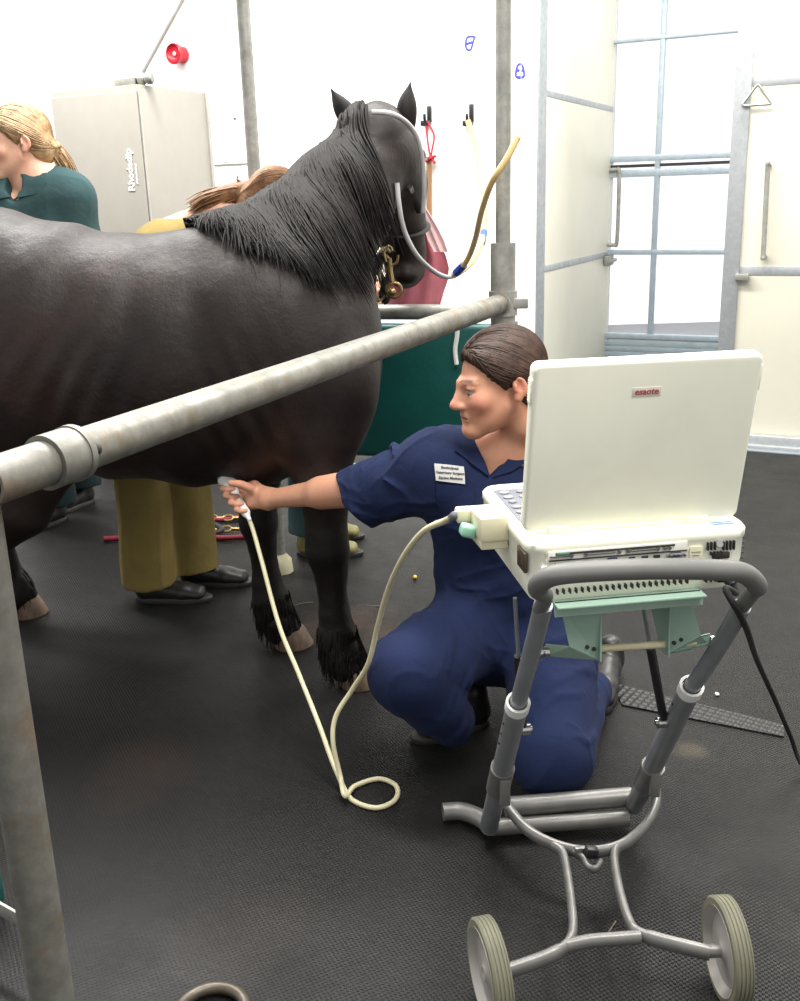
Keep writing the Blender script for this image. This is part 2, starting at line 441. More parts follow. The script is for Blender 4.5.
def skin_mat(name, base=(206,150,124)):
    k = NT(name); a = k.n('VertexColor', layer_name='Col'); v = k.co()
    c = k.mix(.5, a.outputs['Color'], k.ramp(k.noise(v, 60, 4), [(.3,(.46,.44,.44)),(.7,(.54,.55,.55))]), 'OVERLAY')
    k.l(c, k.b.inputs['Base Color']); k.val(k.b,'Roughness',.5); k.val(k.b,'Subsurface Weight',.12); k.val(k.b,'Subsurface Scale',.01)
    k.b.inputs['Subsurface Radius'].default_value = (1,.35,.2); k.bump(k.noise(v, 500, 3), .1, .001); return k.m
def hair_mat(name, dark, light, rough=.55):
    k = NT(name); v = k.co(); f = k.noise(v, 40, 4, .7); g = k.n('HairInfo')
    c = k.ramp(f, [(.3, lin(dark)), (.7, lin(light))]); k.l(c, k.b.inputs['Base Color']); k.val(k.b,'Roughness',rough)
    k.val(k.b,'Specular IOR Level',.4); k.bump(k.noise(v, 160, 4), .3, .003); return k.m
def cloth_mat(name, c, dark=None, rough=.85):
    k = NT(name); v = k.co(); f = k.noise(v, 9, 5, .6); cc = lin(c)
    col = k.ramp(f, [(.3, tuple(x*.86 for x in cc)), (.7, tuple(min(1,x*1.1) for x in cc))]); k.l(col, k.b.inputs['Base Color'])
    k.val(k.b,'Roughness',rough); k.val(k.b,'Sheen Weight',.02); k.val(k.b,'Specular IOR Level',.1)
    w = k.noise(v, 700, 2); k.bump(k.math('ADD', k.math('MULTIPLY', k.noise(v, 26, 4, .55, .6), 1.0), k.math('MULTIPLY', w, .12)), .35, .008); return k.m
M['skin'] = skin_mat('skin')
M['navy'] = cloth_mat('navy_blue_cotton', (33,42,72))
M['teal_cloth'] = cloth_mat('dark_teal_cotton', (52,74,76))
M['khaki'] = cloth_mat('khaki_olive_cotton', (128,112,66))
M['eye_white'] = mat('eye_white', (168,156,148), .2)
M['iris'] = mat('grey_blue_iris', (84,84,80), .2)
M['shoe'] = mat('black_scuffed_leather', (36,34,34), .42, var=.2, vscale=30, bump=.2, bscale=60)
M['sole'] = mat('dark_rubber_sole', (52,50,48), .6)
M['clog'] = mat('olive_rubber_clog', (132,126,74), .5)
M['brown_hair'] = hair_mat('dark_brown_hair', (44,31,26), (84,62,50))
M['blond_hair'] = hair_mat('dark_blond_hair', (128,98,68), (190,158,118))
M['ginger_hair'] = hair_mat('chestnut_hair', (84,56,38), (150,108,72))
M['patch'] = mat('white_cloth_patch', (214,214,212), .8)

def strands(name, roots, dirs_fn, n, step, r, mat_, parent, solid=None, off=.003, taper=.25, sides=3, jitter=0.0):
    """hair locks: each root walks dirs_fn(P, i) for n steps, kept just outside `solid`; one mesh"""
    P = np.array(roots, float); paths = [P.copy()]; g0 = None
    for i in range(n):
        d = dirs_fn(P, i); P = P+d*step
        if solid is not None:
            for _ in range(2):
                e = solid.ev(P); of = np.broadcast_to(off, e.shape); m = e < of
                if m.any(): G = solid.grad(P[m]); P[m] += G*(of[m]-e[m])[:,None]
        paths.append(P.copy())
    paths = np.stack(paths, 1); N, L, _ = paths.shape
    T = np.gradient(paths, axis=1); T /= np.linalg.norm(T, axis=2, keepdims=True)+1e-9
    up = np.array([.3,-.8,.5]); A = np.cross(T, up); A /= np.linalg.norm(A, axis=2, keepdims=True)+1e-9; Bv = np.cross(T, A)
    prof = (r*np.clip(1-(np.linspace(0,1,L)**2)*(1-taper), taper, 1))[None,:,None]*(1+RNG.uniform(-.3,.3,(N,1,1)))
    V = np.stack([paths+prof*(A*math.cos(2*PI*j/sides)+Bv*math.sin(2*PI*j/sides)) for j in range(sides)], 2)   # N,L,S,3
    idx = np.arange(N*L*sides).reshape(N, L, sides); fs = []
    for j in range(sides):
        a = idx[:,:-1,j]; b = idx[:,:-1,(j+1)%sides]; c = idx[:,1:,(j+1)%sides]; d = idx[:,1:,j]
        fs.append(np.stack([a,b,c,d], -1).reshape(-1,4))
    fs = np.concatenate(fs); V = V.reshape(-1,3)
    me = bpy.data.meshes.new(name); me.vertices.add(len(V)); me.vertices.foreach_set('co', V.astype(np.float32).ravel())
    me.loops.add(fs.size); me.loops.foreach_set('vertex_index', fs.astype(np.int32).ravel()); me.polygons.add(len(fs))
    me.polygons.foreach_set('loop_start', np.arange(0, fs.size, 4, dtype=np.int32)); me.update(calc_edges=True)
    me.polygons.foreach_set('use_smooth', [True]*len(fs))
    return link(name, me, parent, mat_)
# ------------------------------------------------------------------ the room
UA = math.radians(-26.6); U = Vector((math.cos(UA), math.sin(UA), 0)); N = Vector((-math.sin(UA), math.cos(UA), 0)); Z = Vector((0,0,1))
RU = Matrix((U, N, Z)).transposed()
A0 = Vector((.84, 6.1, 0)); W0 = Vector((0, 6.52, 0))     # a point of the door wall, a point of the hook wall
def dw(s, n, h): return A0+U*s+N*n+Z*h
def hw(s, n, h): return W0+U*s+N*n+Z*h
def onh(px, py, n=0): return PLN(px, py, W0+N*n, N)       # a pixel on the hook wall
def ond(px, py, n=0): return PLN(px, py, A0+N*n, N)
def sh(p, base): q = p-base; return q.dot(U), q.z
m = MB(); m.box((0, 3.6, -.05), (15, 15, .1)); tag(m.build('floor', M['floor']), kind='structure')
# hook wall: ends in a free edge at the right
sE = sh(onh(537, 200), W0)[0]
m = MB(); m.box(hw((sE-7)/2, .06, 2.1), (sE+7, .12, 4.2), RU); tag(m.build('wall_back', M['wall']), kind='structure')
sP = sh(onh(512, 200), W0)[0]
m = MB(); m.box(hw(sE+.006, .055, 2.1), (.012, .135, 4.2), RU, .002); tag(m.build('trim_1', M['doorsteel']), kind='structure')
# thin raised board edge on the wall left of the far post
a = onh(214, 165); b = onh(247, 165); s0, h0 = sh(a, W0)
m = MB(); sB = sh(onh(249,165), W0)[0]-s0; m.box(hw(s0+sB/2, -.008, h0+1.0), (sB, .016, 2.0), RU, .003); o = m.build('wall_board', M['wall'])
tag(o, 'white flat board fixed to the wall right of the grey locker', 'wall board')
m = MB(); p = onh(235, 118, -.016); m.sphere(p, .012, 12, 0); p = onh(226, 162, -.016); m.sphere(p, .006, 8, 0); m.build('fixing_screw', M['galv'], o)
# door wall: lintel above, solid right of the door leaf
m = MB(); m.box(dw(5.6, .06, 2.1), (6.0, .12, 4.2), RU); tag(m.build('wall_right', M['wall']), kind='structure')
m = MB(); m.box(dw(.0, .8, -.0), (7.5, 1.9, .012), RU, 0); tag(m.build('floor_porch', mat('grey_porch_floor', (126,134,140), .4)), kind='structure')
# door_1: left leaf, swung open away from us
def leaf_panel(nm, org, dx, dn, width, strips, parent_mat=M['cream'], edge=.02, H_=3.4, edge_w=.03):
    """org: bottom corner on the near face; dx along the leaf, dn thickness direction"""
    R = Matrix((dx, dn, Z)).transposed(); m = MB(); m.box(org+dx*width/2+dn*.025+Z*(H_/2+.02), (width, .046, H_), R, .002)
    d = m.build(nm, M['cream']); tag(d, kind='structure')
    m = MB()
    for x, w in ((edge_w/2, edge_w), (width-edge_w/2, edge_w)):
        m.box(org+dx*x+dn*.025+Z*(H_/2+.02), (w, .052, H_+.01), R, .002)
    for z, t in strips: m.box(org+dx*width/2+dn*.025+Z*z, (width-2*edge_w, .052, t), R, .002)
    m.build('frame_bar', M['doorsteel'], d); return d, R
# left leaf: hinged at A0, standing square to the wall
pH = A0+U*.02
def onl(px, py): return PLN(px, py, pH, U)
zt, zb = onl(537,95).z, onl(537,270).z
LL = (onl(613, 180)-pH).dot(N)
d1, R1 = leaf_panel('door_1', pH-U*.05, N, U, LL, [((onl(575,100).z), .035), ((onl(575,262).z), .04)], edge_w=.016)
m = MB(); t1, t2 = onl(606,170), onl(606,245); off = -U*.0+Vector((0,0,0))
hn = pH+N*(LL-.10)
pts = [hn+Z*t1.z+U*.0, hn+Z*(t1.z)+U*.05, hn+Z*(t1.z-.04)+U*.07, hn+Z*(t2.z+.04)+U*.07, hn+Z*(t2.z)+U*.05, hn+Z*t2.z]
m.tube(crom(pts, 6), .014); m.build('door_handle', M['galv'], d1)
m = MB(); lb = pH+N*(LL-.12)+Z*onl(600,262).z+U*.02
m.box(lb, (.16,.03,.07), Matrix((N, U, Z)).transposed(), .004); m.tube([lb-N*.1+U*.025, lb+N*.1+U*.025], .012); m.build('bolt_latch', M['galv'], d1)
# door_2: right leaf, closed, with broad steel stile
sR = sh(ond(747, 150), A0)[0]; z1 = ond(790,79).z; z2 = ond(790,271).z; zbase = .0
d2, R2 = leaf_panel('door_2', A0+U*(sR-.08), U, N, 1.35, [(z1, .05), (z2, .05)], edge_w=.02)
m = MB(); m.box(A0+U*(sR-.04)+N*.02+Z*1.75, (.085, .07, 3.5), RU, .003); m.build('stile', M['doorsteel'], d2)
m = MB(); a, b = ond(768,165,-.05), ond(763,257,-.05); c = ond(768,165); 
m.tube(crom([a+N*.05, a, a-Z*.03, b+Z*.03, b, b+N*.05], 6), .013); m.build('door_handle', M['galv'], d2)
m = MB(); q = ond(758,84,-.03); w_ = .075
tri = [q, q+Z*-.10-U*w_, q+Z*-.10+U*w_]
tp = []
for i in range(3):
    a_, b_ = tri[i], tri[(i+1) % 3]; tp += [a_.lerp(b_, t) for t in (.1,.5,.9)]
m.tube(crom(tp, 4, True), .007, 8, closed=True); m.build('triangular_ring', M['galv'], d2)
m = MB(); m.box(ond(742,277,-.03), (.07,.04,.035), RU, .004); m.build('latch', M['galv'], d2)
# baseboard strip below the right leaf and on along the wall
m = MB(); m.box(A0+U*(sR+2.2)+N*-.03+Z*.035, (4.5, .05, .07), RU, .004); m.box(A0+U*(sR+2.2)-N*.075+Z*.012, (4.5, .04, .024), RU, .004)
tag(m.build('baseboard_right', M['doorsteel']), kind='structure')
# window_1: glazed outer doors beyond the porch
NW = 1.62
def onw(px, py): return ond(px, py, NW)
sL, sM_, sRt = sh(onw(600,250),A0)[0], sh(onw(654,250),A0)[0], sh(onw(760,250),A0)[0]
hs = [sh(onw(670,y),A0)[1] for y in (337, 252, 172, 157, 37)]
R = RU; fr = MB()
s_a, s_b = sL-.9, sRt+.5
for h_, t in ((hs[0],.035),(hs[1],.035),(hs[2],.05),(hs[3],.04),(hs[4],.022),(hs[4]+1.0,.03)): fr.box(A0+U*(s_a+s_b)/2+N*NW+Z*h_, (s_b-s_a, .05, t), R, .003)
for s_ in (s_a, sM_, sM_+ (sM_-s_a), s_b): fr.box(A0+U*s_+N*NW+Z*(hs[0]+hs[4]+1)/2, (.035, .046, hs[4]+1-hs[0]), R, .003)
w1 = fr.build('window_1', M['sash']); tag(w1, kind='structure')
m = MB(); m.box(A0+U*(s_a+s_b)/2+N*(NW+.0)+Z*(hs[0]+hs[4]+1)/2, (s_b-s_a, .006, hs[4]+1-hs[0]), R); m.build('pane', M['pane'], w1)
m = MB(); m.box(A0+U*(s_a+s_b)/2+N*NW+Z*(hs[2]+hs[3])/2, (s_b-s_a, .02, .02), R); m.build('gap_seal', M['black_rubber'], w1)
m = MB(); hb = hs[0]
for i in range(8): m.box(A0+U*(s_a+s_b)/2+N*(NW+.004*(i%2))+Z*(hb-.03-(hb-.03)/8*(i+.5)), (s_b-s_a, .04, (hb-.03)/8-.006), R, .004)
m.build('kick_panel', mat('blue_grey_kick_panel', (150,164,172), .4), w1)
# seam strip of coarser matting in the floor
c0, c1, c2, c3 = H(622,706,0), H(612,684,0), H(784,726,0), H(784,738,0)
k = NT('coarse_drainage_mat'); v = k.co(rot=(0,0,math.radians(-8))); sx = k.n('SeparateXYZ'); k.l(v, sx.inputs[0]); ww = 2*PI/.03
g = k.math('MULTIPLY', k.math('SINE', k.math('MULTIPLY', sx.outputs[0], ww)), k.math('SINE', k.math('MULTIPLY', sx.outputs[1], ww)))
k.l(k.ramp(g, [(.0, lin((24,23,23))), (.6, lin((40,39,38)))]), k.b.inputs['Base Color']); k.bump(g, .5, .006); k.val(k.b,'Roughness',.5)
m = MB(); m.prism([Vector((p.x,p.y,.001)) for p in (c0,c1,c2,c3)], (0,0,.004)); tag(m.build('trim_2', k.m), kind='structure')

# ------------------------------------------------------------------ wall things
# locker
top = 1.97
cn = H(138, 84, top); UL, NL = Vector((math.cos(math.radians(-27)), math.sin(math.radians(-27)), 0)), None
NL = Vector((-UL.y, UL.x, 0)); RL = Matrix((UL, NL, Z)).transposed()
wL = -(PLN(51, 90, cn, NL)-cn).dot(UL); dR = (PLN(207, 95, cn, UL)-cn).dot(NL)
cab = empty('locker', (cn.x, cn.y, 0), 'tall light grey metal locker standing against the white back wall', 'locker')
m = MB(); m.box(cn-UL*wL/2+NL*dR/2-Z*(top/2-.03)-Z*.03, (wL, dR, top), RL, .006); m.build('body', M['locker'], cab)
m = MB(); m.box(cn-UL*wL/2-NL*.008-Z*(top/2), (wL-.012, .018, top-.06), RL, .004); dr = m.build('door', M['locker'], cab)
m = MB(); m.box(cn-UL*.03-NL*.022-Z*.95, (.02,.02,.12), RL, .006); m.build('handle', M['chrome'], dr)
m = MB(); m.box(cn+UL*.002-NL*.001-Z*top/2, (.006,.012,top-.004), RL, .001); m.box(cn+UL*.004+NL*(dR-.01)-Z*top/2, (.01,.02,top-.004), RL, .001); m.build('corner_edge', M['locker_edge'], cab)
tp = PLN(132, 170, cn-NL*.019, NL)
sc_ = .085
text_mesh('Rhodedip', .052, tp-UL*.012, Z, -UL, M['paper'], 'handwritten_label', cab, .0008, bold=.002)
text_mesh('~~~~', .04, tp+UL*.025-Z*.02, Z, -UL, M['paper'], 'handwritten_label', cab, .0008, bold=.002)
# metal bracket lying on the locker
m = MB(); ba = PLN(116,78,cn+NL*.06,NL); bb = PLN(137,78,cn+NL*.06,NL); zt_ = top+.002
m.box(Vector(((ba.x+bb.x)/2,(ba.y+bb.y)/2,zt_+.019)), ((bb-ba).length, .04, .036), RL, .002)
br = m.build('pipe_clamp', M['galv']); tag(br, 'steel pipe clamp lying on top of the grey locker', 'pipe clamp')
m = MB(); c_ = Vector((bb.x,bb.y,zt_+.019)); m.box(c_+UL*.001, (.003,.026,.024), RL); m.build('hollow_end', M['slot'], br)
m = MB()
for q in (.03, .075): m.lathe([(0,-.02),(.02,-.018),(.028,-.005),(.028,.01),(.02,.02),(0,.022)], c_+UL*q+Z*.008, UL+NL*.2, 20)
m.build('round_coupling', M['galv'], br)
# diagonal conduit on the wall
m = MB(); a, b = onh(141,76,-.03), onh(186,-6,-.03); m.tube([a, b, b+(b-a)*.4], .012, 10)
tag(m.build('wall_conduit', M['locker_edge']), 'thin grey conduit running slantwise up the white wall above the locker', 'conduit')
# alarm sounder
ac = onh(183, 55); an = (-N-U*.08).normalized()
al = empty('alarm_sounder', ac, 'round red alarm sounder on the white wall above the locker', 'alarm')
m = MB(); m.lathe([(0,0),(.052,0),(.052,.05),(.048,.06),(.062,.066),(.064,.095),(.058,.1),(.05,.085),(.026,.074),(0,.076)], ac, an, 36); m.build('housing', M['red_alarm'], al)
m = MB(); m.lathe([(0,.078),(.012,.078),(.014,.084),(.008,.09),(0,.091)], ac, an, 20); m.build('centre_lamp', M['white_plastic'], al)
# two hooks
def hook(px, py, label, toppx):
    p = onh(px, py); t = onh(*toppx); e = empty('wall_hook', p, label, 'hook', 'hooks on the back wall'); 
    m = MB(); L = (t.z-p.z); m.box(p+Z*L/2-N*.008, (.026,.016,L), RU, .003); m.build('back_plate', M['black_plastic'], e)
    m = MB(); m.tube(crom([p-N*.01, p-N*.05-Z*.012, p-N*.075+Z*.01, p-N*.078+Z*.04], 5), .009, 10); m.box(p-N*.03-Z*.008-U*.015, (.05,.05,.03), RU, .004); m.build('peg', M['black_plastic'], e)
    return p
hk1 = hook(430, 122, 'black wall hook holding the red cord loop of the wooden pole', (430,106))
hk2 = hook(472, 122, 'black wall hook holding one end of the amber rubber tube', (473,104))
# twitch: pole with red cord
e = empty('rope_twitch', hk1, 'wooden pole with a red cord loop hanging from a wall hook behind the horse', 'twitch')
kn = onh(431, 158, -.05); m = MB()
g1 = crom([hk1-N*.05+Z*.005, onh(427,135,-.05), onh(429,150,-.05), kn], 6); g2 = crom([hk1-N*.05+Z*.005, onh(434,135,-.05), onh(432,150,-.05), kn], 6)
m.tube(g1, .006, 8); m.tube(g2, .006, 8); m.sphere(kn, .02, 10, scale=(1.1,1,.8))
for dx, dz in ((-.035,-.02),(.03,-.03),(.035,.01)): m.tube([kn, kn+U*dx+Z*dz-N*.01], .008, 8)
m.build('red_cord', M['red_cord'], e)
m = MB(); m.tube([onh(429,157,-.03), onh(429,262,-.03)], .017, 12); m.build('pole', M['wood'], e)
# blue marker drawings on the wall
def ink(pts, r=.004): 
    return crom(pts, 5, True)
m = MB(); f = lambda pp: [onh(x, y, -.001) for x, y in pp]
m.tube(ink(f([(468,37),(474,37),(473,42),(471,49),(468,50),(466,47),(466,41)])), .006, 6, closed=True, ry=.3, up=N)
m.tube(f([(466,44),(470,43),(472,42)]), .007, 6, ry=.3, up=N); m.tube(f([(473,37),(476,37)]), .004, 6, ry=.3, up=N)
tag(m.build('marker_drawing', M['blue_ink']), 'small blue marker sketch on the white wall left of the tall post', 'wall marking', 'blue marker sketches on the wall')
m = MB(); m.tube(ink(f([(520,64),(523,67),(524,76),(520,78),(516,76),(517,67)])), .0065, 6, closed=True, ry=.3, up=N)
m.tube(f([(518,72),(519,69)]), .007, 6, ry=.3, up=N); m.tube(f([(522,69),(522,72)]), .007, 6, ry=.3, up=N); m.tube(f([(517,77),(523,77)]), .007, 6, ry=.3, up=N)
tag(m.build('marker_drawing', M['blue_ink']), 'small blue marker sketch on the white wall just right of the tall post', 'wall marking', 'blue marker sketches on the wall')

# ------------------------------------------------------------------ stocks: rail, posts, gate
PR = Vector(H(503, 303, 1.1)); RL_ = Vector(H(22, 471, 1.1)); 
PRx = Vector((D(503,300,PR.y).x, PR.y, 0))
post = empty('stocks_post', (PR.x, PR.y, 0), 'upright galvanised stocks post at the far end of the diagonal rail', 'post', 'posts of the horse stocks')
m = MB(); m.tube([(PR.x,PR.y,1.05),(PR.x,PR.y,3.2)], .0215, 24); m.build('upper_tube', M['galv'], post)
zs = D(503,243,PR.y).z
m = MB(); m.pipe((PR.x,PR.y,.0),(PR.x,PR.y,zs), .036); m.lathe([(.0215,zs-.004),(.036,zs)], (PR.x,PR.y,0), Z, 28); m.build('sleeve', M['galv'], post)
m = MB(); m.box((PR.x+.0,PR.y,.006),(.16,.16,.012),None,.003); m.build('foot_plate', M['galv'], post)
# diagonal rail
dv = (PR-RL_).normalized(); a = RL_-dv*.06; b = PR-dv*.02
rail = empty('stocks_rail', (RL_.x, RL_.y, 1.07), 'thick galvanised rail running diagonally in front of the horse', 'rail')
m = MB(); m.pipe(a, b, .0285, .004, 40); m.build('rail_tube', M['galv_dirty'], rail)
s1, s2 = None, None
def near_on(px, py):
    r = ray(px, py); A = np.array([[dv.dot(dv), -dv.dot(r)],[dv.dot(r), -r.dot(r)]]); w = RL_-CAMP
    t = np.linalg.solve(A, np.array([-dv.dot(w), -r.dot(w)])); return RL_+dv*float(t[0])
s1, s2 = near_on(45, 466), near_on(74, 455)
m = MB(); m.pipe(s1, s2, .035, .006, 40); m.tube([s2-dv*.006, s2+dv*.004], .037, 40); m.build('coupling_sleeve', M['galv_dirty'], rail)
m = MB(); sd = dv.cross(Z).normalized(); m.sphere(s2+dv*.012+sd*.027+Z*.004, .008, 12); m.build('notch', M['slot'], rail)
m = MB(); m.pipe(b-dv*.02, b+dv*.06, .033, .005, 32); m.tube([(PR.x,PR.y,1.065),(PR.x,PR.y,1.135)], .042, 28)
m.box(Vector((PR.x,PR.y,1.1))+U*.05, (.05,.02,.03), None, .004); m.build('end_clamp', M['galv'], rail)
# near post carrying the rail
lp = D(45, 950, 1.13); 
near = empty('stocks_post', (lp.x, lp.y, 0), 'thick galvanised stocks post nearest the camera, under the low end of the rail', 'post', 'posts of the horse stocks')
m = MB(); m.tube([(lp.x,lp.y,0),(lp.x,lp.y,1.09)], .0285, 40); m.build('tube', M['galv_dirty'], near)
m = MB(); m.box((lp.x,lp.y,.006),(.16,.16,.012),None,.003); m.build('foot_plate', M['galv'], near)
# far post
fp = H(281, 571, 0); fp.y += .0
far = empty('stocks_post', (fp.x, fp.y, 0), 'slim galvanised stocks post standing on the far side of the horse', 'post', 'posts of the horse stocks')
m = MB(); m.tube([(fp.x,fp.y,0),(fp.x,fp.y,3.4)], .023, 24); m.build('tube', M['galv'], far)
m = MB(); m.tube([(fp.x,fp.y,0),(fp.x,fp.y,.05),(fp.x,fp.y,.075)], [.05,.045,.024], 20); m.build('foot_collar', mat('cream_painted_collar',(196,190,160),.6), far)
# front gate with teal padding
g0, g1 = Vector((fp.x+.03, fp.y, 0)), Vector((.40, 3.47, 0)); gd = (g1-g0).normalized(); gn = Vector((-gd.y, gd.x, 0)); RG = Matrix((gd, gn, Z)).transposed()
gate = empty('stocks_gate', ((g0.x+g1.x)/2, g0.y, 0), 'teal padded gate hanging from a grey pipe in front of the horse', 'gate')
zr = PLN(400, 312, g0, gn).z; zbt = PLN(420, 457, g0, gn).z
m = MB(); m.tube([g0+Z*zr, g1+Z*zr-gd*.1], .027, 24); m.build('top_pipe', M['galv'], gate)
m = MB(); m.tube([g0+Z*.42, g1+Z*.42], .033, 24); m.build('lower_pipe', M['galv'], gate)
x0 = (PLN(352,400,g0,gn)-g0).dot(gd)
m = MB(); L = (g1-g0).length; m.box((g0+gd*(x0+L-.03)/2)+gn*-.02+Z*(zr-.035+zbt)/2, (L-x0-.03, .05, zr-.04-zbt), RG, .02, 4); m.build('teal_padding', M['teal_pad'], gate)
m = MB(); m.tube([g1, g1+Z*(zr-.03)], .024, 20); m.build('gate_upright', M['galv'], gate)
m = MB(); q0 = PLN(456,318,g0-gn*.06,gn); m.tube(crom([q0+Z*.02, q0-Z*.05+gd*.004, q0-Z*.11-gd*.004, q0-Z*.16], 5), .008, 8); m.build('white_cord', M['white_plastic'], gate)
# ring at the bottom edge
rc = H(211, 1012, .018); R_ = .062
m = MB(); m.tube([(rc.x+R_*math.cos(t)*1.0, rc.y+R_*math.sin(t), .014) for t in np.linspace(0,2*PI,40,endpoint=False)], .011, 12, closed=True)
tag(m.build('floor_ring', galv('rusty_ring', base=(88,80,68), dark=(62,54,46), stain=(90,66,44), stain_amt=.6)), 'brownish metal ring lying on the black floor in the foreground', 'ring')
# flat bar and yellow item behind the near post
p = H(-6, 905, .12); q = H(22, 921, .12)
m = MB(); dd = (q-p); RB = Matrix((dd.normalized(), Vector((-dd.y, dd.x, 0)).normalized(), Z)).transposed()
m.box((p+q)/2-dd*1.2, (dd.length*3.4, .006, .03), RB, .001); tag(m.build('flat_bar', M['galv']), 'flat steel bar reaching in at the left behind the near post', 'metal bar')
p = H(-34, 872, .10); hz_ = MB()
for i in range(4): hz_.tube([p+Vector((.045*math.cos(t), .05*math.sin(t), -.07+.028*i)) for t in np.linspace(0,2*PI,30,endpoint=False)], .015, 10, closed=True)
o = hz_.build('coiled_hose', mat('tan_hose',(170,120,60),.5)); tag(o, 'tan coiled hose on the floor at the left edge behind the near post', 'hose')
hz_ = MB(); hz_.box(p+Vector((.045,0,-.028)), (.045,.03,.10), None, .01); hz_.build('teal_band', M['teal_pad'], o)
# world and lights
w = bpy.data.worlds.new('daylight'); SC.world = w; w.use_nodes = True; wt = w.node_tree; bg = wt.nodes['Background']
tc = wt.nodes.new('ShaderNodeTexCoord'); sx = wt.nodes.new('ShaderNodeSeparateXYZ'); rp = wt.nodes.new('ShaderNodeValToRGB'); ad = wt.nodes.new('ShaderNodeMath'); ad.operation = 'MULTIPLY_ADD'
ad.inputs[1].default_value = .5; ad.inputs[2].default_value = .5
wt.links.new(tc.outputs['Generated'], sx.inputs[0]); wt.links.new(sx.outputs[1], ad.inputs[0]); wt.links.new(ad.outputs[0], rp.inputs['Fac']); wt.links.new(rp.outputs['Color'], bg.inputs['Color'])
rp.color_ramp.elements[0].position = .3; rp.color_ramp.elements[0].color = (.52,.52,.51,1); rp.color_ramp.elements[1].position = .85; rp.color_ramp.elements[1].color = (1,1,1,1); bg.inputs[1].default_value = 1.0
def area(name, loc, rot, sx, sy, e, col=(1,1,1)):
    l = bpy.data.lights.new(name, 'AREA'); l.shape = 'RECTANGLE'; l.size = sx; l.size_y = sy; l.energy = e; l.color = col
    o = bpy.data.objects.new(name, l); COL.objects.link(o); o.location = loc; o.rotation_euler = rot; return o
area('overhead_light', (-.6, 4.0, 4.1), (0,0,UA), 3.5, .5, 190, (1,.98,.94))
area('overhead_light', (-3.2, 5.4, 4.1), (0,0,UA), 2.5, .5, 110, (1,.98,.94))  # added light, stands for no known fitting; brightens the left wall
area('overhead_light', (2.3, 4.9, 4.1), (0,0,UA), 1.5, .5, 110, (1,.98,.94))  # added light without a known fitting, lifts the open door leaf
area('overhead_light', (.9, .7, 4.1), (0,0,UA), 3.5, .5, 130, (1,.98,.94))
SC.view_settings.view_transform = 'Standard'; SC.view_settings.look = 'None'; SC.view_settings.gamma = 1; SC.view_settings.exposure = .68; SC.view_settings.use_curve_mapping = False
# ------------------------------------------------------------------ ultrasound trolley
YW = math.radians(8); EX = Vector((math.cos(YW), math.sin(YW), 0)); EY = Vector((-math.sin(YW), math.cos(YW), 0)); RT = Matrix((EX, EY, Z)).transposed()
HC = D(629, 523, 1.57)                     # middle of the lid hinge
def T(x, y, z): return Vector((HC.x, HC.y, 0))+EX*x+EY*y+Z*z
tr = empty('ultrasound_trolley', T(0,.1,0), 'grey two-wheeled tubular trolley carrying the cream laptop-style machine', 'trolley')
hz = HC.z
# side tubes: from the grip down and away to the floor
def tl(px, py, dx, y): return D(px, py, y)
Lt, Rt = D(545, 588, 1.42), D(737, 592, 1.46)
Lb, Rb = H(489, 826, .045), H(634, 806, .045)
def on_line(A, B, t): return A.lerp(B, t)
def near_t(A, B, px, py):
    r = ray(px, py); d = B-A; w = A-CAMP
    Aa = np.array([[d.dot(d), -d.dot(r)],[d.dot(r), -r.dot(r)]]); t = np.linalg.solve(Aa, np.array([-d.dot(w), -r.dot(w)])); return float(t[0])
tL, tR = near_t(Lt, Lb, 517, 705), near_t(Rt, Rb, 693, 690)
for A, B, t in ((Lt, Lb, tL), (Rt, Rb, tR)):
    m = MB(); bow = .021 if A is Rt else .004; m.tube([A.lerp(B, q)+EX*bow*(1-(q/t)**2 if q < t else 0) for q in np.linspace(.05, t+.02, 14)], .0152, 20); m.build('upper_tube', M['tube'], tr)
    m = MB(); P, d = A.lerp(B, t), (B-A).normalized(); m.tube([P, B], .0205, 24); lo_ = m.build('lower_tube', M['tube_low'], tr)
    m = MB(); m.pipe(P-d*.012, P+d*.012, .0225, .005, 28); m.build('white_ring', M['white_plastic'], lo_)
    m = MB(); sd = d.cross(EX).normalized()
    for q in (.06, .1, .14):
        c = P+d*q; tow = (CAMP-c); tow = (tow-d*tow.dot(d)).normalized(); side = d.cross(tow); c = c+(tow*.55+side*(.83 if A is Lt else .83)).normalized()*.0195
        m.sphere(c, .0035, 8)
    m.build('adjustment_hole', M['slot'], lo_)
# grip: grey bow
_gl = D(531, 585, 1.385), D(762, 581, 1.415), D(645, 566, 1.36)
gp = [Lt.lerp(Lb,.06)+Z*0, D(545,596,1.41), D(538,589,1.375), D(545,579,1.345), D(570,573,1.325), D(645,569,1.315), D(720,570,1.35), D(745,574,1.385), D(757,586,1.42), D(753,592,1.445), Rt.lerp(Rb,.055)+EX*.02]
pp = crom(gp, 8); n_ = len(pp)
rr = [ .0125+.0035*smst(.08,.25,np.array(i/n_)).item()*smst(.08,.25,np.array(1-i/n_)).item() for i in range(n_)]
m = MB(); m.tube(pp, rr, 24, ry=.95); m.build('grip', M['grey_grip'], tr)
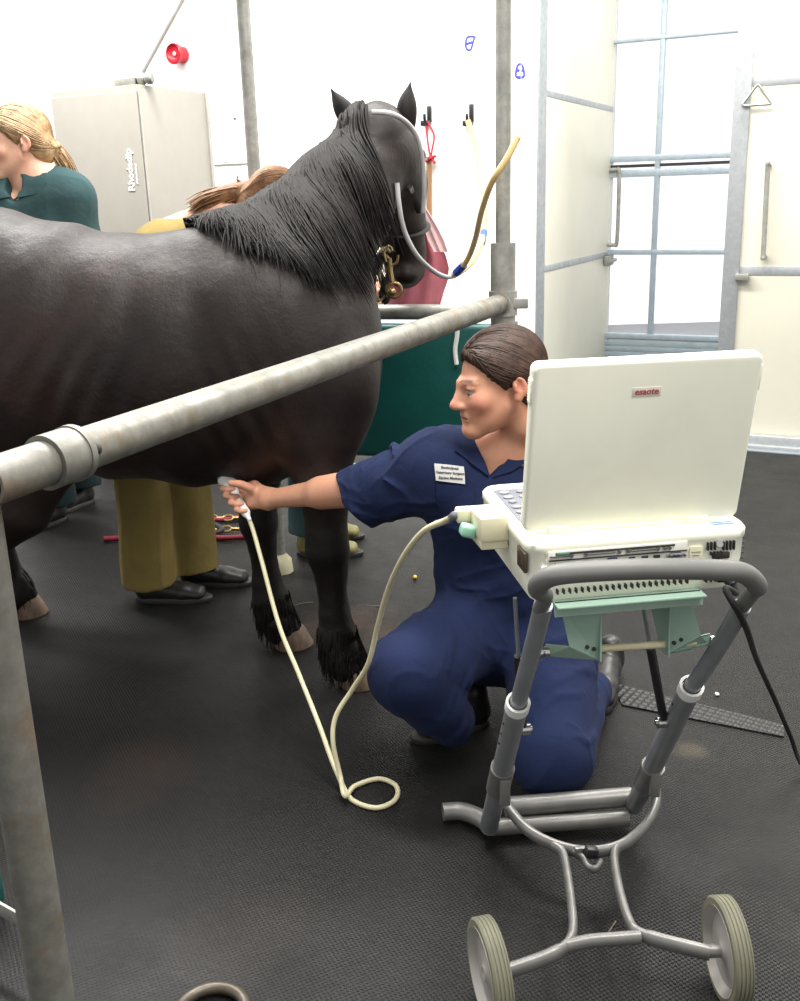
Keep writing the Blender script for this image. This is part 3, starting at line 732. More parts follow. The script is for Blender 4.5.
# machine platform (mint): top plate, two cheeks, ivory rod
zb_ = hz-.113
pA, pB = D(555, 601, 1.50), D(701, 596, 1.54)
m = MB(); cc = (pA+pB)/2; m.box(cc+EY*.1, ((pB-pA).length, .24, .005), RT, .002)
lip = MB(); L_ = (pB-pA).length
m.prism([cc-EX*L_/2+Z*.0025, cc-EX*L_/2-Z*.0195-EY*.006, cc+EX*L_/2-Z*.0195-EY*.006, cc+EX*L_/2+Z*.0025], EY*.005)
plat = m.build('platform', M['green_plastic'], tr)
rod0, rod1 = D(546, 652, 1.54), D(712, 641, 1.58); rd = (rod1-rod0).normalized()
for sgn, xa, xb in ((-1, (599,657), None), (1, (664,651), None)):
    base = D(599, 605, 1.5) if sgn < 0 else D(664, 603, 1.53)
    inner = D(599, 655, 1.535) if sgn < 0 else D(665, 650, 1.565); outer = rod0 if sgn < 0 else rod1-rd*.004
    m = MB()
    tb = cc.z-.004
    # wedge cheek: vertical inner web plus a sloping outer face that runs down to a lug at the rod's end
    A_ = Vector((inner.x, inner.y-.012, tb)); A2 = A_+EY*.13
    web = [A_, A2, Vector((inner.x, inner.y, inner.z-.006))+EY*.02, Vector((inner.x, inner.y, inner.z-.006))-EY*.014]
    m.prism(web, EX*.003*(1 if sgn > 0 else -1))
    o1 = A_+EX*(.072 if sgn < 0 else .03)*sgn; o2 = outer+Z*.006+EY*.0; f = [A_-EY*.002, o1-EY*.002, Vector((o1.x,o1.y,inner.z+.026))+EX*(-.018 if sgn < 0 else .03)*sgn, outer+Z*.014, outer-Z*.008, inner-Z*.008-EY*.004]
    m.prism(f, EY*.003)
    m.prism([outer-Z*.008, inner-Z*.008-EY*.004, inner-Z*.008+EY*.03, outer-Z*.008+EY*.03], Z*.003)
    ck = m.build('bracket_cheek', M['green_plastic'], tr)
    m = MB()
    for q, zz in ((.012,.016),(.024,.021)): m.tube([inner+EX*q*sgn+Z*zz-EY*.010, inner+EX*q*sgn+Z*zz+EY*.004], .0035, 12)
    m.build('bolt_hole', M['slot'], ck)
m = MB(); m.tube([rod0+rd*.04, rod1-rd*.03], .0065, 18); m.build('cross_rod', M['ivory'], tr)
m = MB()
for c, s_ in ((rod0, -1), (rod1, 1)):
    m.tube([c-rd*.004, c+rd*.004], .010, 18); m.tube([c, c+rd*s_*.012], .006, 12); m.tube([c+rd*s_*.008, c+rd*s_*.014], .0115, 16)
m.build('pivot_bolt', M['chrome'], tr)
# gas struts
for (a, b, c) in (((515,598),(523,655),(526,735)), ((640,590),(648,650),(665,716))):
    tt = near_t(Lt,Lb,*c) if c[0] < 600 else near_t(Rt,Rb,*c); base = (Lt.lerp(Lb,tt)+EX*.022) if c[0] < 600 else (Rt.lerp(Rb,tt)-EX*.022)
    topp = D(a[0], a[1], 1.62 if c[0] < 600 else 1.63); mid = topp.lerp(base, .42)
    m = MB(); m.tube([mid, base+(topp-base).normalized()*.012], .0085, 16); gs = m.build('gas_strut', M['black_plastic'], tr)
    m = MB(); m.tube([topp, mid+(base-topp).normalized()*.01], .0038, 12); m.build('piston_rod', M['tube'], gs)
    m = MB(); m.tube([base-EX*.014, base+EX*.014], .011, 18); m.tube([base-EX*.018, base+EX*.018], .0055, 12); m.build('strut_pivot', M['chrome'], gs)
# two floor bars between the tubes and the stub that sticks out to the left
b1a, b1b = H(505, 807, .06), H(626, 797, .06); b2a, b2b = H(495, 827, .028), H(628, 818, .028)
dY = (b1b-b1a).normalized()
m = MB(); m.tube([b1a-dY*.0, b1b+dY*.012], .0225, 24); m.build('floor_bar', M['alu'], tr)
m = MB(); m.tube([b2a-dY*.01, b2b+dY*.0], .019, 24); m.build('floor_bar', M['alu'], tr)
m = MB(); m.tube(crom([H(443,812,.028), H(460,811,.028), H(476,816,.028), H(489,824,.03), Lb+Z*.0], 6), .0205, 24); m.build('side_stub', M['alu'], tr)
# sockets on the tubes
for A, B, pu, pl in ((Lt, Lb, (505,768), (505,800)), (Rt, Rb, (646,762), (655,792))):
    t0 = near_t(A, B, *pu); t1_ = t0+.11; d = (B-A).normalized(); c = A.lerp(B, t0)
    m = MB(); m.pipe(c, A.lerp(B, min(t1_, .985)), .0245, .0035, 24)
    e_ = D(pl[0], pl[1]-8, A.lerp(B,t0+.04).y-.035); m.box(e_, (.02,.014,.06), RT, .003); m.build('casting_socket', M['alu'], tr)
# half-ring and wheel casting
hc = .105
def C_(px, py, h=hc): return H(px, py, h)
arc = crom([C_(505,790,.125), C_(509,808,.115), C_(530,832,.11), C_(560,847), C_(592,852), C_(622,845), C_(645,826,.11), C_(656,804,.115), C_(655,784,.125)], 8)
m = MB(); m.tube(arc, .0105, 16, ry=1.35); m.build('half_ring', M['alu'], tr)
m = MB()
m.tube(crom([C_(553,846), C_(562,852), C_(566,866), C_(571,900), C_(573,930), C_(566,946), C_(545,958,.1), C_(505,972,.097)], 7), [.0085]*30+[.009]*8+[.0105]*12, 14, ry=1.5)
m.tube(crom([C_(628,843), C_(616,850), C_(615,866), C_(622,900), C_(631,925), C_(640,934), C_(665,942,.1), C_(710,953,.097)], 7), [.0085]*30+[.009]*8+[.0105]*12, 14, ry=1.5)
m.tube(crom([C_(566,946), C_(590,941), C_(615,939), C_(640,937)], 7), .0105, 14, ry=1.3)
m.build('wheel_casting', M['alu'], tr)
m = MB(); m.tube(crom([C_(573,852), C_(583,858), C_(588,867), C_(596,869), C_(601,862)], 6), .0055, 12, ry=1.6); m.box(C_(580,851,.112), (.022,.012,.02), RT, .003); m.build('catch_loop', M['alu'], tr)
m = MB(); m.box(C_(591,852,.118), (.026,.02,.022), RT@Matrix.Rotation(.25,3,'Y'), .004); m.build('catch_button', M['black_plastic'], tr)
# wheels
ax = EX
def wheel(cx, rad, lean, out):
    a = (EX*math.cos(lean)+EY*math.sin(lean)*1.0).normalized(); R_ = rad; w2 = .0165
    m = MB(); prof = [(R_-.016,-w2),(R_-.004,-w2),(R_,-w2+.004)]
    for i in range(4):
        x0 = -w2+.006+i*.0072; prof += [(R_,x0),(R_-.0022,x0+.0012),(R_-.0022,x0+.0024),(R_,x0+.0036)]
    prof += [(R_,w2-.004),(R_-.004,w2),(R_-.016,w2)]
    m.lathe(prof, cx, a, 64); wt = m.build('wheel', M['tyre'], tr)
    m = MB(); m.lathe([(0,-w2+.006),(.012,-w2+.004),(.02,-w2+.009),(R_-.03,-w2+.012),(R_-.018,-w2+.002),(R_-.015,-w2-.001),(R_-.014,w2+.001),(R_-.018,w2-.002),(R_-.03,w2-.012),(.02,w2-.009),(.012,w2-.004),(0,w2-.006)], cx, a, 48); m.build('wheel_disc', M['wheel'], wt)
    m = MB(); m.lathe([(0,-w2-.024),(.009,-w2-.024),(.012,-w2-.018),(.012,w2-.006),(0,w2-.006)] if out > 0 else [(0,w2+.024),(.009,w2+.024),(.012,w2+.018),(.012,-w2+.006),(0,-w2+.006)], cx, a, 24); m.build('hub', M['alu'], wt)
RW = .093
cr = H(727, 950, RW+.001); cl = H(490, 972, RW+.001)
wheel(cr, RW, math.radians(-6), 1); wheel(cl, RW, math.radians(4), -1)

# ------------------------------------------------------------------ the machine
mc = empty('ultrasound_machine', T(0,.1,hz-.11), 'cream laptop-style ultrasound machine with raised lid on the trolley', 'ultrasound machine')
W2 = .187; zt = hz-.004; zb = hz-.118; y0 = -.045; y1 = .30
# base shell: rounded plan, bulging sides that taper to the bottom
def rrect(w, ya, yb, r, n=7):
    out = []
    for cx, cy, a0 in ((w-r, ya+r, -90), (w-r, yb-r, 0), (-w+r, yb-r, 90), (-w+r, ya+r, 180)):
        for i in range(n+1): t = math.radians(a0+90*i/n); out.append((cx+r*math.cos(t), cy+r*math.sin(t)))
    return out
secs = [(-.032, .05, -.03, zb), (-.012, .012, -.012, zb+.004), (-.006, .004, -.004, zb+.02), (-.002,0,0,zb+.055), (0,0,0,zt-.022), (.002,-.001,.0,zt-.02), (.002,-.002,.0,zt-.008), (-.002,.003,-.004,zt-.002), (-.009,.010,-.01,zt)]
m = MB(); vs = []; n = None
for dw_, da, db, z in secs:
    r = rrect(W2+dw_, y0+da, y1+db, .03); n = len(r); vs += [T(x+.004, y, z) for x, y in r]
fs = []
for i in range(len(secs)-1):
    for j in range(n): fs.append((i*n+j, i*n+(j+1) % n, (i+1)*n+(j+1) % n, (i+1)*n+j))
m.add(vs, fs, 0, True); m.add(vs[:n], [tuple(range(n))[::-1]], 0, False); m.add(vs[-n:], [tuple(range(n))], 0, False)
body = m.build('base_shell', M['plastic'], mc, 50)
ry = y0-.0005
# rear connector panel
m = MB(); m.box(T(-.035, y0+.0, zb+.0810), (.235,.008,.031), RT, .002); m.box(T(-.035, y0-.0, zb+.0810), (.24,.004,.004), RT); pn = m.build('rear_panel', mat('panel_metal',(232,230,220),.4), mc)
m = MB()
def rb(x, z, w, h, d=.012, mm=m): mm.box(T(x, y0-.0, z), (w, d, h), RT, .0006)
rb(-.035, zb+.0810, .232, .0022); rb(-.04, zb+.0920, .2, .003); 
for i, x in enumerate((-.045,-.012,.01,.03)): rb(x, zb+.0735, .016 if i == 0 else .011, .010 if i == 0 else .007, .011)
for i in range(22): rb(-.135+.0105*i, zb+.026, .0026, .008)
for i in range(6): rb(.118+.0082*i, zb+.0255, .003, .008, .012)
for i in range(3): rb(.118+.006*i, zb+.084, .0022, .014, .012)
for i in range(4): rb(.149+.006*i-.004, zb+.083, .0022, .016, .012)
for i in range(4): rb(.124+.006*i, zb+.071, .0022, .006, .012)
m.build('vent_slots', M['slot'], mc)
m = MB()
for x, w in ((-.13,.04),(-.065,.05),(.01,.05)): m.box(T(x, y0-.003, zb+.0880), (w,.008,.0035), RT, .001)
m.box(T(-.105, y0-.004, zb+.0715), (.062,.008,.009), RT, .002); m.box(T(.062, y0-.004, zb+.0745), (.022,.008,.009), RT, .003)
m.build('connector_shell', M['chrome'], mc)
m = MB(); m.box(T(-.128, y0-.006, zb+.0915), (.022,.006,.004), RT, .001); m.build('circuit_board', M['green_pcb'], mc)
m = MB(); m.box(T(.062, y0-.0085, zb+.0745), (.012,.003,.004), RT, .001); m.box(T(-.045, y0-.006, zb+.0735), (.0125,.004,.008), RT, .001); m.build('connector_face', mat('dark_blue_connector',(40,50,90),.4), mc)
m = MB()
for x in (-.115,-.091,-.035,-.02,.03,.042,.05): m.tube([T(x, y0, zb+.0880), T(x, y0-.009, zb+.0880)], .003, 10)
for x in (-.14,-.068,.048,.076): m.tube([T(x, y0, zb+.0740), T(x, y0-.01, zb+.0740)], .0026, 10)
m.build('connector_screw', M['chrome'], mc)
m = MB(); m.box(T(-.148, y0-.001, zb+.058), (.03,.003,.026), RT, .0005); sk = m.build('white_label', M['paper'], mc)
for i in range(4): m = MB(); m.box(T(-.150, y0-.0028, zb+.050+.006*i), (.018-.003*(i%2),.0005,.0012), RT); m.build('label_line', M['tube'], sk)
m = MB(); m.box(T(.098, y0-.001, zb+.06), (.022,.003,.05), RT, .0005); sk = m.build('white_label', M['plastic2'], mc)
for i in range(7): m = MB(); m.box(T(.098, y0-.0028, zb+.04+.006*i), (.016-.002*(i%3),.0005,.001), RT); m.build('label_line', M['tube'], sk)
m = MB(); m.box(T(-.15, y0-.0005, zb+.0925), (.013,.002,.013), RT, .001); m.build('socket_plate', M['plastic2'], mc)
m = MB(); m.tube([T(-.15,y0,zb+.0925), T(-.15,y0-.003,zb+.0925)], .0025, 10); m.tube([T(.138,y0,zb+.0865), T(.138,y0-.004,zb+.0880)], .0065, 16); m.build('round_socket', M['chrome'], mc)
m = MB(); m.box(T(.142, y0-.001, zb+.066), (.030,.008,.012), RT, .003); m.build('power_socket', M['slot'], mc)
m = MB(); m.box(T(.142, y0-.014, zb+.036), (.03,.026,.018), RT, .004); m.tube(crom([T(.142,y0-.025,zb+.036), T(.148,y0-.035,zb+.028), T(.152,y0-.042,zb+.014)],5), [.009]*6+[.006]*5, 14); m.build('power_plug', M['black_plastic'], mc)
# blue sticker on the back edge
m = MB(); m.box(T(.150, y0+.018, zt+.0005), (.042,.018,.001), RT, .0003); st = m.build('blue_sticker', M['paper'], mc)
m = MB(); m.box(T(.150, y0+.0135, zt+.0012), (.036,.006,.0005), RT); m.box(T(.149, y0+.0225, zt+.0012), (.036,.004,.0005), RT); m.build('sticker_print', M['blue_print'], st)
# right side vents
m = MB()
for i in range(5): m.box(T(W2+.003, y0+.03, zb+.05+.009*i), (.006,.02,.0018), RT)
m.build('side_vent', M['slot'], mc)
# left side: dark window strip
m = MB(); m.box(T(-W2+.003, y0+.035, zb+.0735), (.006,.045,.034), RT@Matrix.Rotation(0,3,'Z'), .001); m.build('side_window', mat('smoky_side_window',(70,58,44),.25), mc)
# keyboard deck and keys
m = MB(); m.box(T(-.005, .15, zt+.0005), (.33,.2,.003), RT, .001); m.build('key_deck', M['key'], mc)
m = MB()
for i in range(6):
    for j in range(11):
        x, y = -.155+.03*j, .075+.03*i; r_ = .0095 if (i+j) % 3 else .0075
        m.lathe([(r_,0),(r_,.003),(r_*.8,.0045),(0,.0045)], T(x, y, zt+.001), Z, 14)
m.build('keys', mat('key_top_grey',(126,126,130),.45), mc)
m = MB(); m.lathe([(.02,0),(.02,.002),(.014,.008),(0,.012)], T(.02,.2,zt+.001), Z, 24); m.build('trackball', M['white_plastic'], mc)
# lid
tA = math.radians(-10.5); LH = .285; LW = .366
up_ = (Z*math.cos(tA)+EY*math.sin(tA)).normalized(); out_ = EX.cross(up_)       # out_ points to us
RLd = Matrix((EX, -out_, up_)).transposed()
hc_ = T(0, 0, hz+.003)
b = bmesh.new(); bmesh.ops.create_cube(b, size=1)
for v in b.verts: v.co = Vector((v.co.x*LW, v.co.y*.026, v.co.z*LH))
bmesh.ops.bevel(b, geom=[e for e in b.edges if abs(e.verts[0].co.y-e.verts[1].co.y) > .01], offset=.012, segments=6, profile=.5, affect='EDGES')
bmesh.ops.bevel(b, geom=[e for e in b.edges if abs(e.verts[0].co.y-e.verts[1].co.y) < 1e-5], offset=.006, segments=4, profile=.5, affect='EDGES')
m = MB(); m.bm(b, 0, True, Matrix.Translation(hc_+up_*LH/2) @ RLd.to_4x4()); lid = m.build('lid', M['plastic'], mc, 30)
m = MB(); m.box(hc_+up_*LH/2-out_*.0135, (LW-.05,.002,LH-.05), RLd); m.build('screen', mat('dark_screen',(20,22,26),.15), lid)
m = MB()
for x in (-.123, .112): m.box(hc_+EX*x+up_*.002+out_*.009, (.038,.012,.013), RLd, .002)
m.build('hinge_cover', M['plastic'], mc)
m = MB(); m.box(hc_-EX*(LW/2-.0005)+up_*(LH-.045)+out_*.002, (.005,.016,.042), RLd, .001); m.box(hc_+EX*(LW/2-.0005)+up_*(LH-.04)+out_*.002, (.005,.016,.042), RLd, .001)
for i in range(8): m.box(hc_-EX*(LW/2+.0018)+up_*(LH-.06+.0045*i)+out_*.002, (.002,.014,.002), RLd)
m.build('lid_latch', M['plastic'], lid)
bdg = hc_-EX*.002+up_*(LH-.052)+out_*.0132
m = MB(); m.box(bdg, (.046,.0008,.0155), RLd, .0002); bd = m.build('badge', mat('silver_badge',(226,218,206),.4), lid)
text_mesh('esaote', .0145, bdg+out_*.0006+up_*.0006, EX, up_, M['red_print'], 'badge_lettering', bd, .0002, shear=.1, bold=.0004)
# probe connector on the left side
cx0 = T(-W2-.020, .135, zb+.0915)
m = MB(); Rc = RT@Matrix.Rotation(math.radians(-4),3,'X'); m.box(cx0, (.05,.105,.042), Rc, .003); m.box(cx0-Z*.027, (.047,.1,.018), Rc, .002)
con = m.build('probe_connector', M['plastic2'], mc)
m = MB(); m.box(cx0+EY*.04-EX*.035+Z*.005, (.03,.03,.026), RT, .005); m.build('connector_nose', M['plastic2'], con)
m = MB(); m.box(cx0+EY*.0-EX*.036-Z*.012, (.028,.03,.022), RT@Matrix.Rotation(.3,3,'Y'), .006, 3); m.build('mint_latch', M['mint'], con)
m = MB(); m.lathe([(.011,0),(.011,.0012),(0,.0014)], cx0+Z*.021+EX*.0+EY*.015, Z, 20); m.build('mint_dot', M['mint'], con)
m = MB(); m.box(cx0+EX*.027-EY*.04-Z*.004, (.006,.012,.05), RT, .001); m.build('connector_gap', M['slot'], con)

# ------------------------------------------------------------------ power cable
pc = [T(.152,y0-.042,zb+.014), D(726,590,1.47), D(745,625,1.5), H(757,660,.5), H(775,700,.3), H(790,735,.12), H(806,770,.02), H(850,800,.008), H(905,830,.008)]
m = MB(); m.tube(crom(pc, 10), .0055, 12); tag(m.build('power_cable', M['black_rubber']), 'black mains cable dropping from the back of the cream machine to the floor', 'cable')
# ------------------------------------------------------------------ the horse
def HW(x, y, z): return Vector((x, 2.93+y-(x+.3)*.10, z))          # body frame: slightly turned, hindquarters a little further off
def HP(px, py, y): p = D(px, py, y); return tuple(p)
hs_ = Solid()
# trunk
tk = [(-1.72,1.10,.10,.12),(-1.62,1.08,.24,.20),(-1.42,1.085,.305,.265),(-1.2,1.06,.325,.285),(-1.0,1.015,.34,.29),(-.8,.965,.35,.30),(-.6,.94,.35,.30),(-.42,.95,.355,.275),(-.27,.965,.33,.235),(-.17,.94,.25,.19),(-.13,.93,.16,.13)]
hs_.loft([HW(x,0,z) for x,z,_,_ in tk], [(a,b) for _,_,a,b in tk], (0,0,1), k=.05, ck=.06, cap=.55)
# neck
nk = [((-.42,2.94,1.05),(.25,.19)),((-.33,2.96,1.155),(.225,.16)),((-.24,3.02,1.265),(.18,.135)),((-.145,3.13,1.385),(.145,.115)),((-.045,3.25,1.525),(.112,.098))]
hs_.loft([p for p,_ in nk], [r for _,r in nk], (-.75,.0,.66), k=.10, ck=.05)
# withers
hs_.ell(HW(-.50,0,1.24), (.2,.07,.07), k=.10)
hs_.ell(HW(-1.3,0,1.28), (.28,.17,.11), k=.10)      # croup
# head: poll to muzzle, nose pointing away and down
hd = [((-.035,3.27,1.60),(.085,.092)),((.0,3.33,1.54),(.12,.098)),((.02,3.40,1.45),(.125,.092)),((.03,3.47,1.33),(.098,.076)),((.038,3.51,1.23),(.078,.068)),((.04,3.53,1.165),(.064,.066))]
hs_.loft([p for p,_ in hd], [r for _,r in hd], (.0,.88,.35), k=.05, ck=.03)
hs_.ell((.0,3.36,1.44), (.07,.085,.11), k=.05)      # jowl
hs_.ell((.045,3.50,1.17), (.055,.06,.05), k=.03)
hs_.ell((.045,3.45,1.15), (.04,.04,.03), k=.03)     # chin
for sx in (-.055, .1): hs_.ell((sx,3.40,1.53), (.018,.03,.022), k=.02)
# shoulder and muscles
for sy in (-1, 1):
    hs_.ell(HW(-.30,sy*.16,.98), (.16,.10,.26), R=rotm(0,-.35,0).T, k=.09)
    hs_.ell(HW(-.16,sy*.11,.88), (.10,.09,.14), k=.07)
    hs_.ell(HW(-1.42,sy*.15,1.0), (.22,.13,.28), k=.09)
    hs_.ell(HW(-1.08,sy*.19,.88), (.14,.09,.17), k=.08)
hs_.ell(HW(-.93,0,.78), (.2,.14,.12), k=.08)
# legs
def leg(pts, rad, k=.05): hs_.loft([p for p in pts], rad, (1,0,0), k=k, ck=.025)
nf = H(330, 682, 0); ff = H(270, 645, 0)            # near and far fore feet
nx, ny = nf.x, nf.y; fx, fy = ff.x, ff.y
leg([(-.235,ny+.04,.92),(-.23,ny+.02,.76),(-.215,ny,.62),(-.215,ny,.47),(-.215,ny,.42),(-.208,ny,.36),(-.205,ny,.22),(-.2,ny,.16),(-.185,ny-.01,.10),(-.17,ny-.01,.06)],
    [(.15,.10),(.12,.085),(.078,.07),(.058,.055),(.060,.056),(.046,.044),(.042,.042),(.054,.052),(.056,.054),(.062,.06)], .06)
leg([(-.38,fy-.05,.92),(-.4,fy-.03,.76),(-.43,fy,.62),(-.45,fy,.47),(-.45,fy,.42),(-.445,fy,.36),(-.44,fy,.22),(-.43,fy,.16),(-.415,fy,.10),(-.40,fy,.06)],
    [(.14,.10),(.11,.085),(.07,.07),(.055,.055),(.058,.055),(.044,.044),(.042,.042),(.054,.052),(.056,.054),(.062,.06)], .06)
def hind(dx, y): 
    hs_.loft([(-1.36+dx,y+.0,1.0),(-1.2+dx,y,.84),(-1.10+dx,y,.70),(-1.17+dx,y,.57),(-1.27+dx,y,.46),(-1.345+dx,y,.40),(-1.345+dx,y,.30),(-1.34+dx,y,.20),(-1.335+dx,y,.14),(-1.31+dx,y,.10),(-1.295+dx,y,.06)],
        [(.24,.13),(.20,.12),(.165,.11),(.145,.095),(.10,.07),(.072,.055),(.056,.048),(.052,.046),(.06,.055),(.062,.058),(.064,.06)], (.8,0,.5), k=.06, ck=.03)
HNY, HFY = 2.88, 3.36
hind(-.02, HNY); hind(-.09, HFY)
# ears are added as parts; tail too
def leg_d(P): return smst(.5,.3,P[:,2])*(wav(P*[1,1,.35],75,21,2)*.0035)
def hdisp(P, nn):
    d = wav(P, 26, 3, 2)*.0022+wav(P, 9, 5, 2)*.004
    # skin wrinkles over girth and flank
    g = np.exp(-((P[:,0]+.42)**2/.02+(P[:,2]-.8)**2/.05)); d += g*np.sin(P[:,0]*95+P[:,2]*35+wav(P,8,2,1)*2)*.0028
    g = np.exp(-((P[:,0]+.88)**2/.025+(P[:,2]-.9)**2/.06)); d += g*np.sin(P[:,0]*70-P[:,2]*40+wav(P,8,4,1)*2)*.004
    d += leg_d(P); lo = smst(.2,.1,P[:,2])*smst(.03,.06,P[:,2]); d += lo*np.abs(wav(P,60,8,2))*.006
    return d
k = NT('dark_bay_horse_coat'); v = k.co(); v2 = k.co((1,1,.35), (0,.5,0))
big = k.noise(v, 3.2, 5, .6, .4); c = k.ramp(big, [(.3, lin((19,13,12))), (.55, lin((31,22,19))), (.75, lin((46,31,26)))])
a = k.n('VertexColor', layer_name='Col'); c = k.mix(1.0, c, a.outputs['Color'], 'MULTIPLY')
hair = k.noise(v2, 190, 4, .7); c = k.mix(.55, c, k.ramp(hair, [(.3,(.32,.32,.32)),(.7,(.68,.67,.66))]), 'OVERLAY')
k.l(c, k.b.inputs['Base Color']); k.l(k.ramp(k.noise(v, 7, 4), [(.3,(.42,)*3),(.7,(.62,)*3)]), k.b.inputs['Roughness'])
k.val(k.b,'Specular IOR Level',.32); k.val(k.b,'Sheen Weight',.02); k.val(k.b,'Sheen Roughness',.4)
k.bump(k.math('ADD', k.math('MULTIPLY', hair, .35), k.noise(v, 24, 4, .6)), .35, .008); M['coat'] = k.m
def hpaint(P):
    c = np.ones((len(P),3))
    leg_ = smst(.62,.42,P[:,2])[:,None]; c = c*(1-leg_*.45)
    muz = smst(1.24,1.16,P[:,2])*smst(3.38,3.44,P[:,1])*(P[:,0] > -.1); c = c*(1-muz[:,None])+muz[:,None]*np.array([2.2,1.8,1.5])*.45
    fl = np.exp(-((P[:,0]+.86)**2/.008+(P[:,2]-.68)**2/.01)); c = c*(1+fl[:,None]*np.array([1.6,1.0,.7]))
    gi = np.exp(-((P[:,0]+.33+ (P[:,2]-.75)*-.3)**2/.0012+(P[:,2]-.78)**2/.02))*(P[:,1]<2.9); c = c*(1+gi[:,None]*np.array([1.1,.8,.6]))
    return c/ (1.0) *.5
# paint values up to 2: halve here, double in the node tree
hb = HW(-.7,0,0); hb.z = 0
horse = empty('horse', hb, 'dark bay cob horse standing in the stocks with its head turned away', 'horse')
hm = hs_.mesh('body', (-1.95,2.4,.02), (.35,3.75,1.85), .010, M['coat'], horse, disp=hdisp, paint=lambda P: hpaint(P)*2*.5+.0)
# the mesh colours carry factor 1 = unchanged; values above 1 lighten
at = hm.data.color_attributes['Col']; co = np.empty(len(hm.data.vertices)*3, np.float32); hm.data.vertices.foreach_get('co', co); co = co.reshape(-1,3)
cc_ = hpaint(co)*2; at.data.foreach_set('color', np.concatenate([cc_, np.ones((len(cc_),1))],1).astype(np.float32).ravel())
# hooves
def hoof(x, y, c, yaw=0):
    m = MB(); vs = []; R_ = 22
    for z, a, b, dx in ((.0,.07,.064,.014),(.004,.072,.066,.014),(.06,.060,.055,-.002),(.068,.05,.046,-.006)):
        for j in range(R_):
            t = 2*PI*j/R_; vs.append((x+dx+a*math.cos(t)*(1 if math.cos(t) > 0 else .8), y+b*math.sin(t), z))
    fs = [(i*R_+j, i*R_+(j+1) % R_, (i+1)*R_+(j+1) % R_, (i+1)*R_+j) for i in range(3) for j in range(R_)]
    m.add(vs, fs); m.add(vs[:R_], [tuple(range(R_))[::-1]]); m.add(vs[-R_:], [tuple(range(R_))]); return m.build('hoof', c, horse)
hoofm = mat('pale_hoof_horn', (112,90,72), .6, var=.25, vscale=30, stretch=(1,1,.3)); hoofd = mat('dark_hoof_horn', (60,50,44), .6, var=.2)
hoof(-.155, ny-.01, hoofm); hoof(-.385, fy, hoofm); hoof(-1.30, HNY, hoofd); hoof(-1.37, HFY, hoofm)
# feather: long hair over pasterns
def feather(x, y, n=330):
    a = RNG.uniform(0, 2*PI, n); z = RNG.uniform(.06,.19,n); rt = np.stack([x+.047*np.cos(a), y+.047*np.sin(a), z], 1)
    out = np.stack([np.cos(a)*.09-.02, np.sin(a)*.09, -np.ones(n)], 1)+RNG.normal(0,.06,(n,3)); out /= np.linalg.norm(out,axis=1)[:,None]
    strands('feather', rt, lambda P, i: out, 5, .012, .0024, M['mane'], horse, hs_, .001, .15)
k = NT('black_mane_hair'); v = k.co(); k.l(k.ramp(k.noise(v, 30, 4), [(.3, lin((12,10,10))), (.75, lin((34,27,25)))]), k.b.inputs['Base Color']); k.val(k.b,'Roughness',.6); k.val(k.b,'Specular IOR Level',.2); M['mane'] = k.m
feather(-.185, ny-.01); feather(-.415, fy); feather(-1.415, HFY, 200)
# ears
def ear(base, tip, w, face, bend):
    base, tip, face = Vector(base), Vector(tip), Vector(face).normalized(); ax = (tip-base); L = ax.length; ax.normalize(); sd = ax.cross(face).normalized(); fc = sd.cross(ax)
    vs, fs = [], []; n, s_ = 14, 13
    for shell in (0, 1):
        for i in range(n):
            t = i/(n-1); ww = w*(math.sin(PI*min(1,(t*.78+.22)))**.75)*(1-t**5)+.002; 
            if t > .985: ww = .0015
            for j in range(s_):
                a = (j/(s_-1)-.5)*math.radians(250)*(1-.45*t); rr = ww-(.004*(1-t) if shell else 0)
                vs.append(base+ax*L*t+sd*bend*math.sin(PI*t*.9)+sd*rr*math.sin(a)+fc*(-rr*math.cos(a)*.75))
    for shell in (0, 1):
        o = shell*n*s_
        for i in range(n-1):
            for j in range(s_-1):
                q = (o+i*s_+j, o+i*s_+j+1, o+(i+1)*s_+j+1, o+(i+1)*s_+j); fs.append(q if shell == 0 else q[::-1])
    o = n*s_
    for i in range(n-1):
        for j in (0, s_-1): fs.append((i*s_+j, (i+1)*s_+j, o+(i+1)*s_+j, o+i*s_+j))
    m = MB(); m.add(vs, fs, 0, True); return m.build('ear', M['mane'], horse, 70)
eL0, eL1 = D(357,128,3.24), D(331,88,3.27); eR0, eR1 = D(407,128,3.27), D(411,82,3.29)
eL = ear(eL0, eL1, .03, (.3,1,0), .004); eR = ear(eR0, eR1, .030, (-.2,1,.1), .006)
# mane: crest line from withers to poll
crest = crom([(-.56,2.97,1.33),(-.48,2.95,1.36),(-.40,2.97,1.41),(-.31,3.03,1.46),(-.22,3.13,1.53),(-.14,3.21,1.60),(-.05,3.27,1.66)], 12)
cr_ = np.array([tuple(p) for p in crest])
# settle the crest on the neck top
for _ in range(5): e = hs_.ev(cr_); cr_ += hs_.grad(cr_)*(.006-e)[:,None]
nS = 7500; t = RNG.uniform(0,.95,nS)*(len(cr_)-1); i0 = np.minimum(t.astype(int), len(cr_)-2); fr = (t-i0)[:,None]
rt = cr_[i0]*(1-fr)+cr_[i0+1]*fr; u = t/(len(cr_)-1); rt += RNG.normal(0,.010,(nS,3))*[1,1,.5]
lock = np.sin(u*40)*.10+np.sin(u*95+2)*.07+RNG.normal(0,.05,nS); lenf = RNG.uniform(.6,1,nS)
def mane_dir(P, i):
    d = np.zeros_like(P); w_ = max(0, 1-i/2.0)
    d[:,0] = .05+.32*min(1,i/3)*(1-.75*u)+lock; d[:,1] = -.8*w_-.10; d[:,2] = .02*w_-1.0*min(1,(i+1)/3)
    return d/np.linalg.norm(d,axis=1)[:,None]*(lenf*(.28+.78*smst(0,.45,u)-.30*smst(.7,1,u)))[:,None]
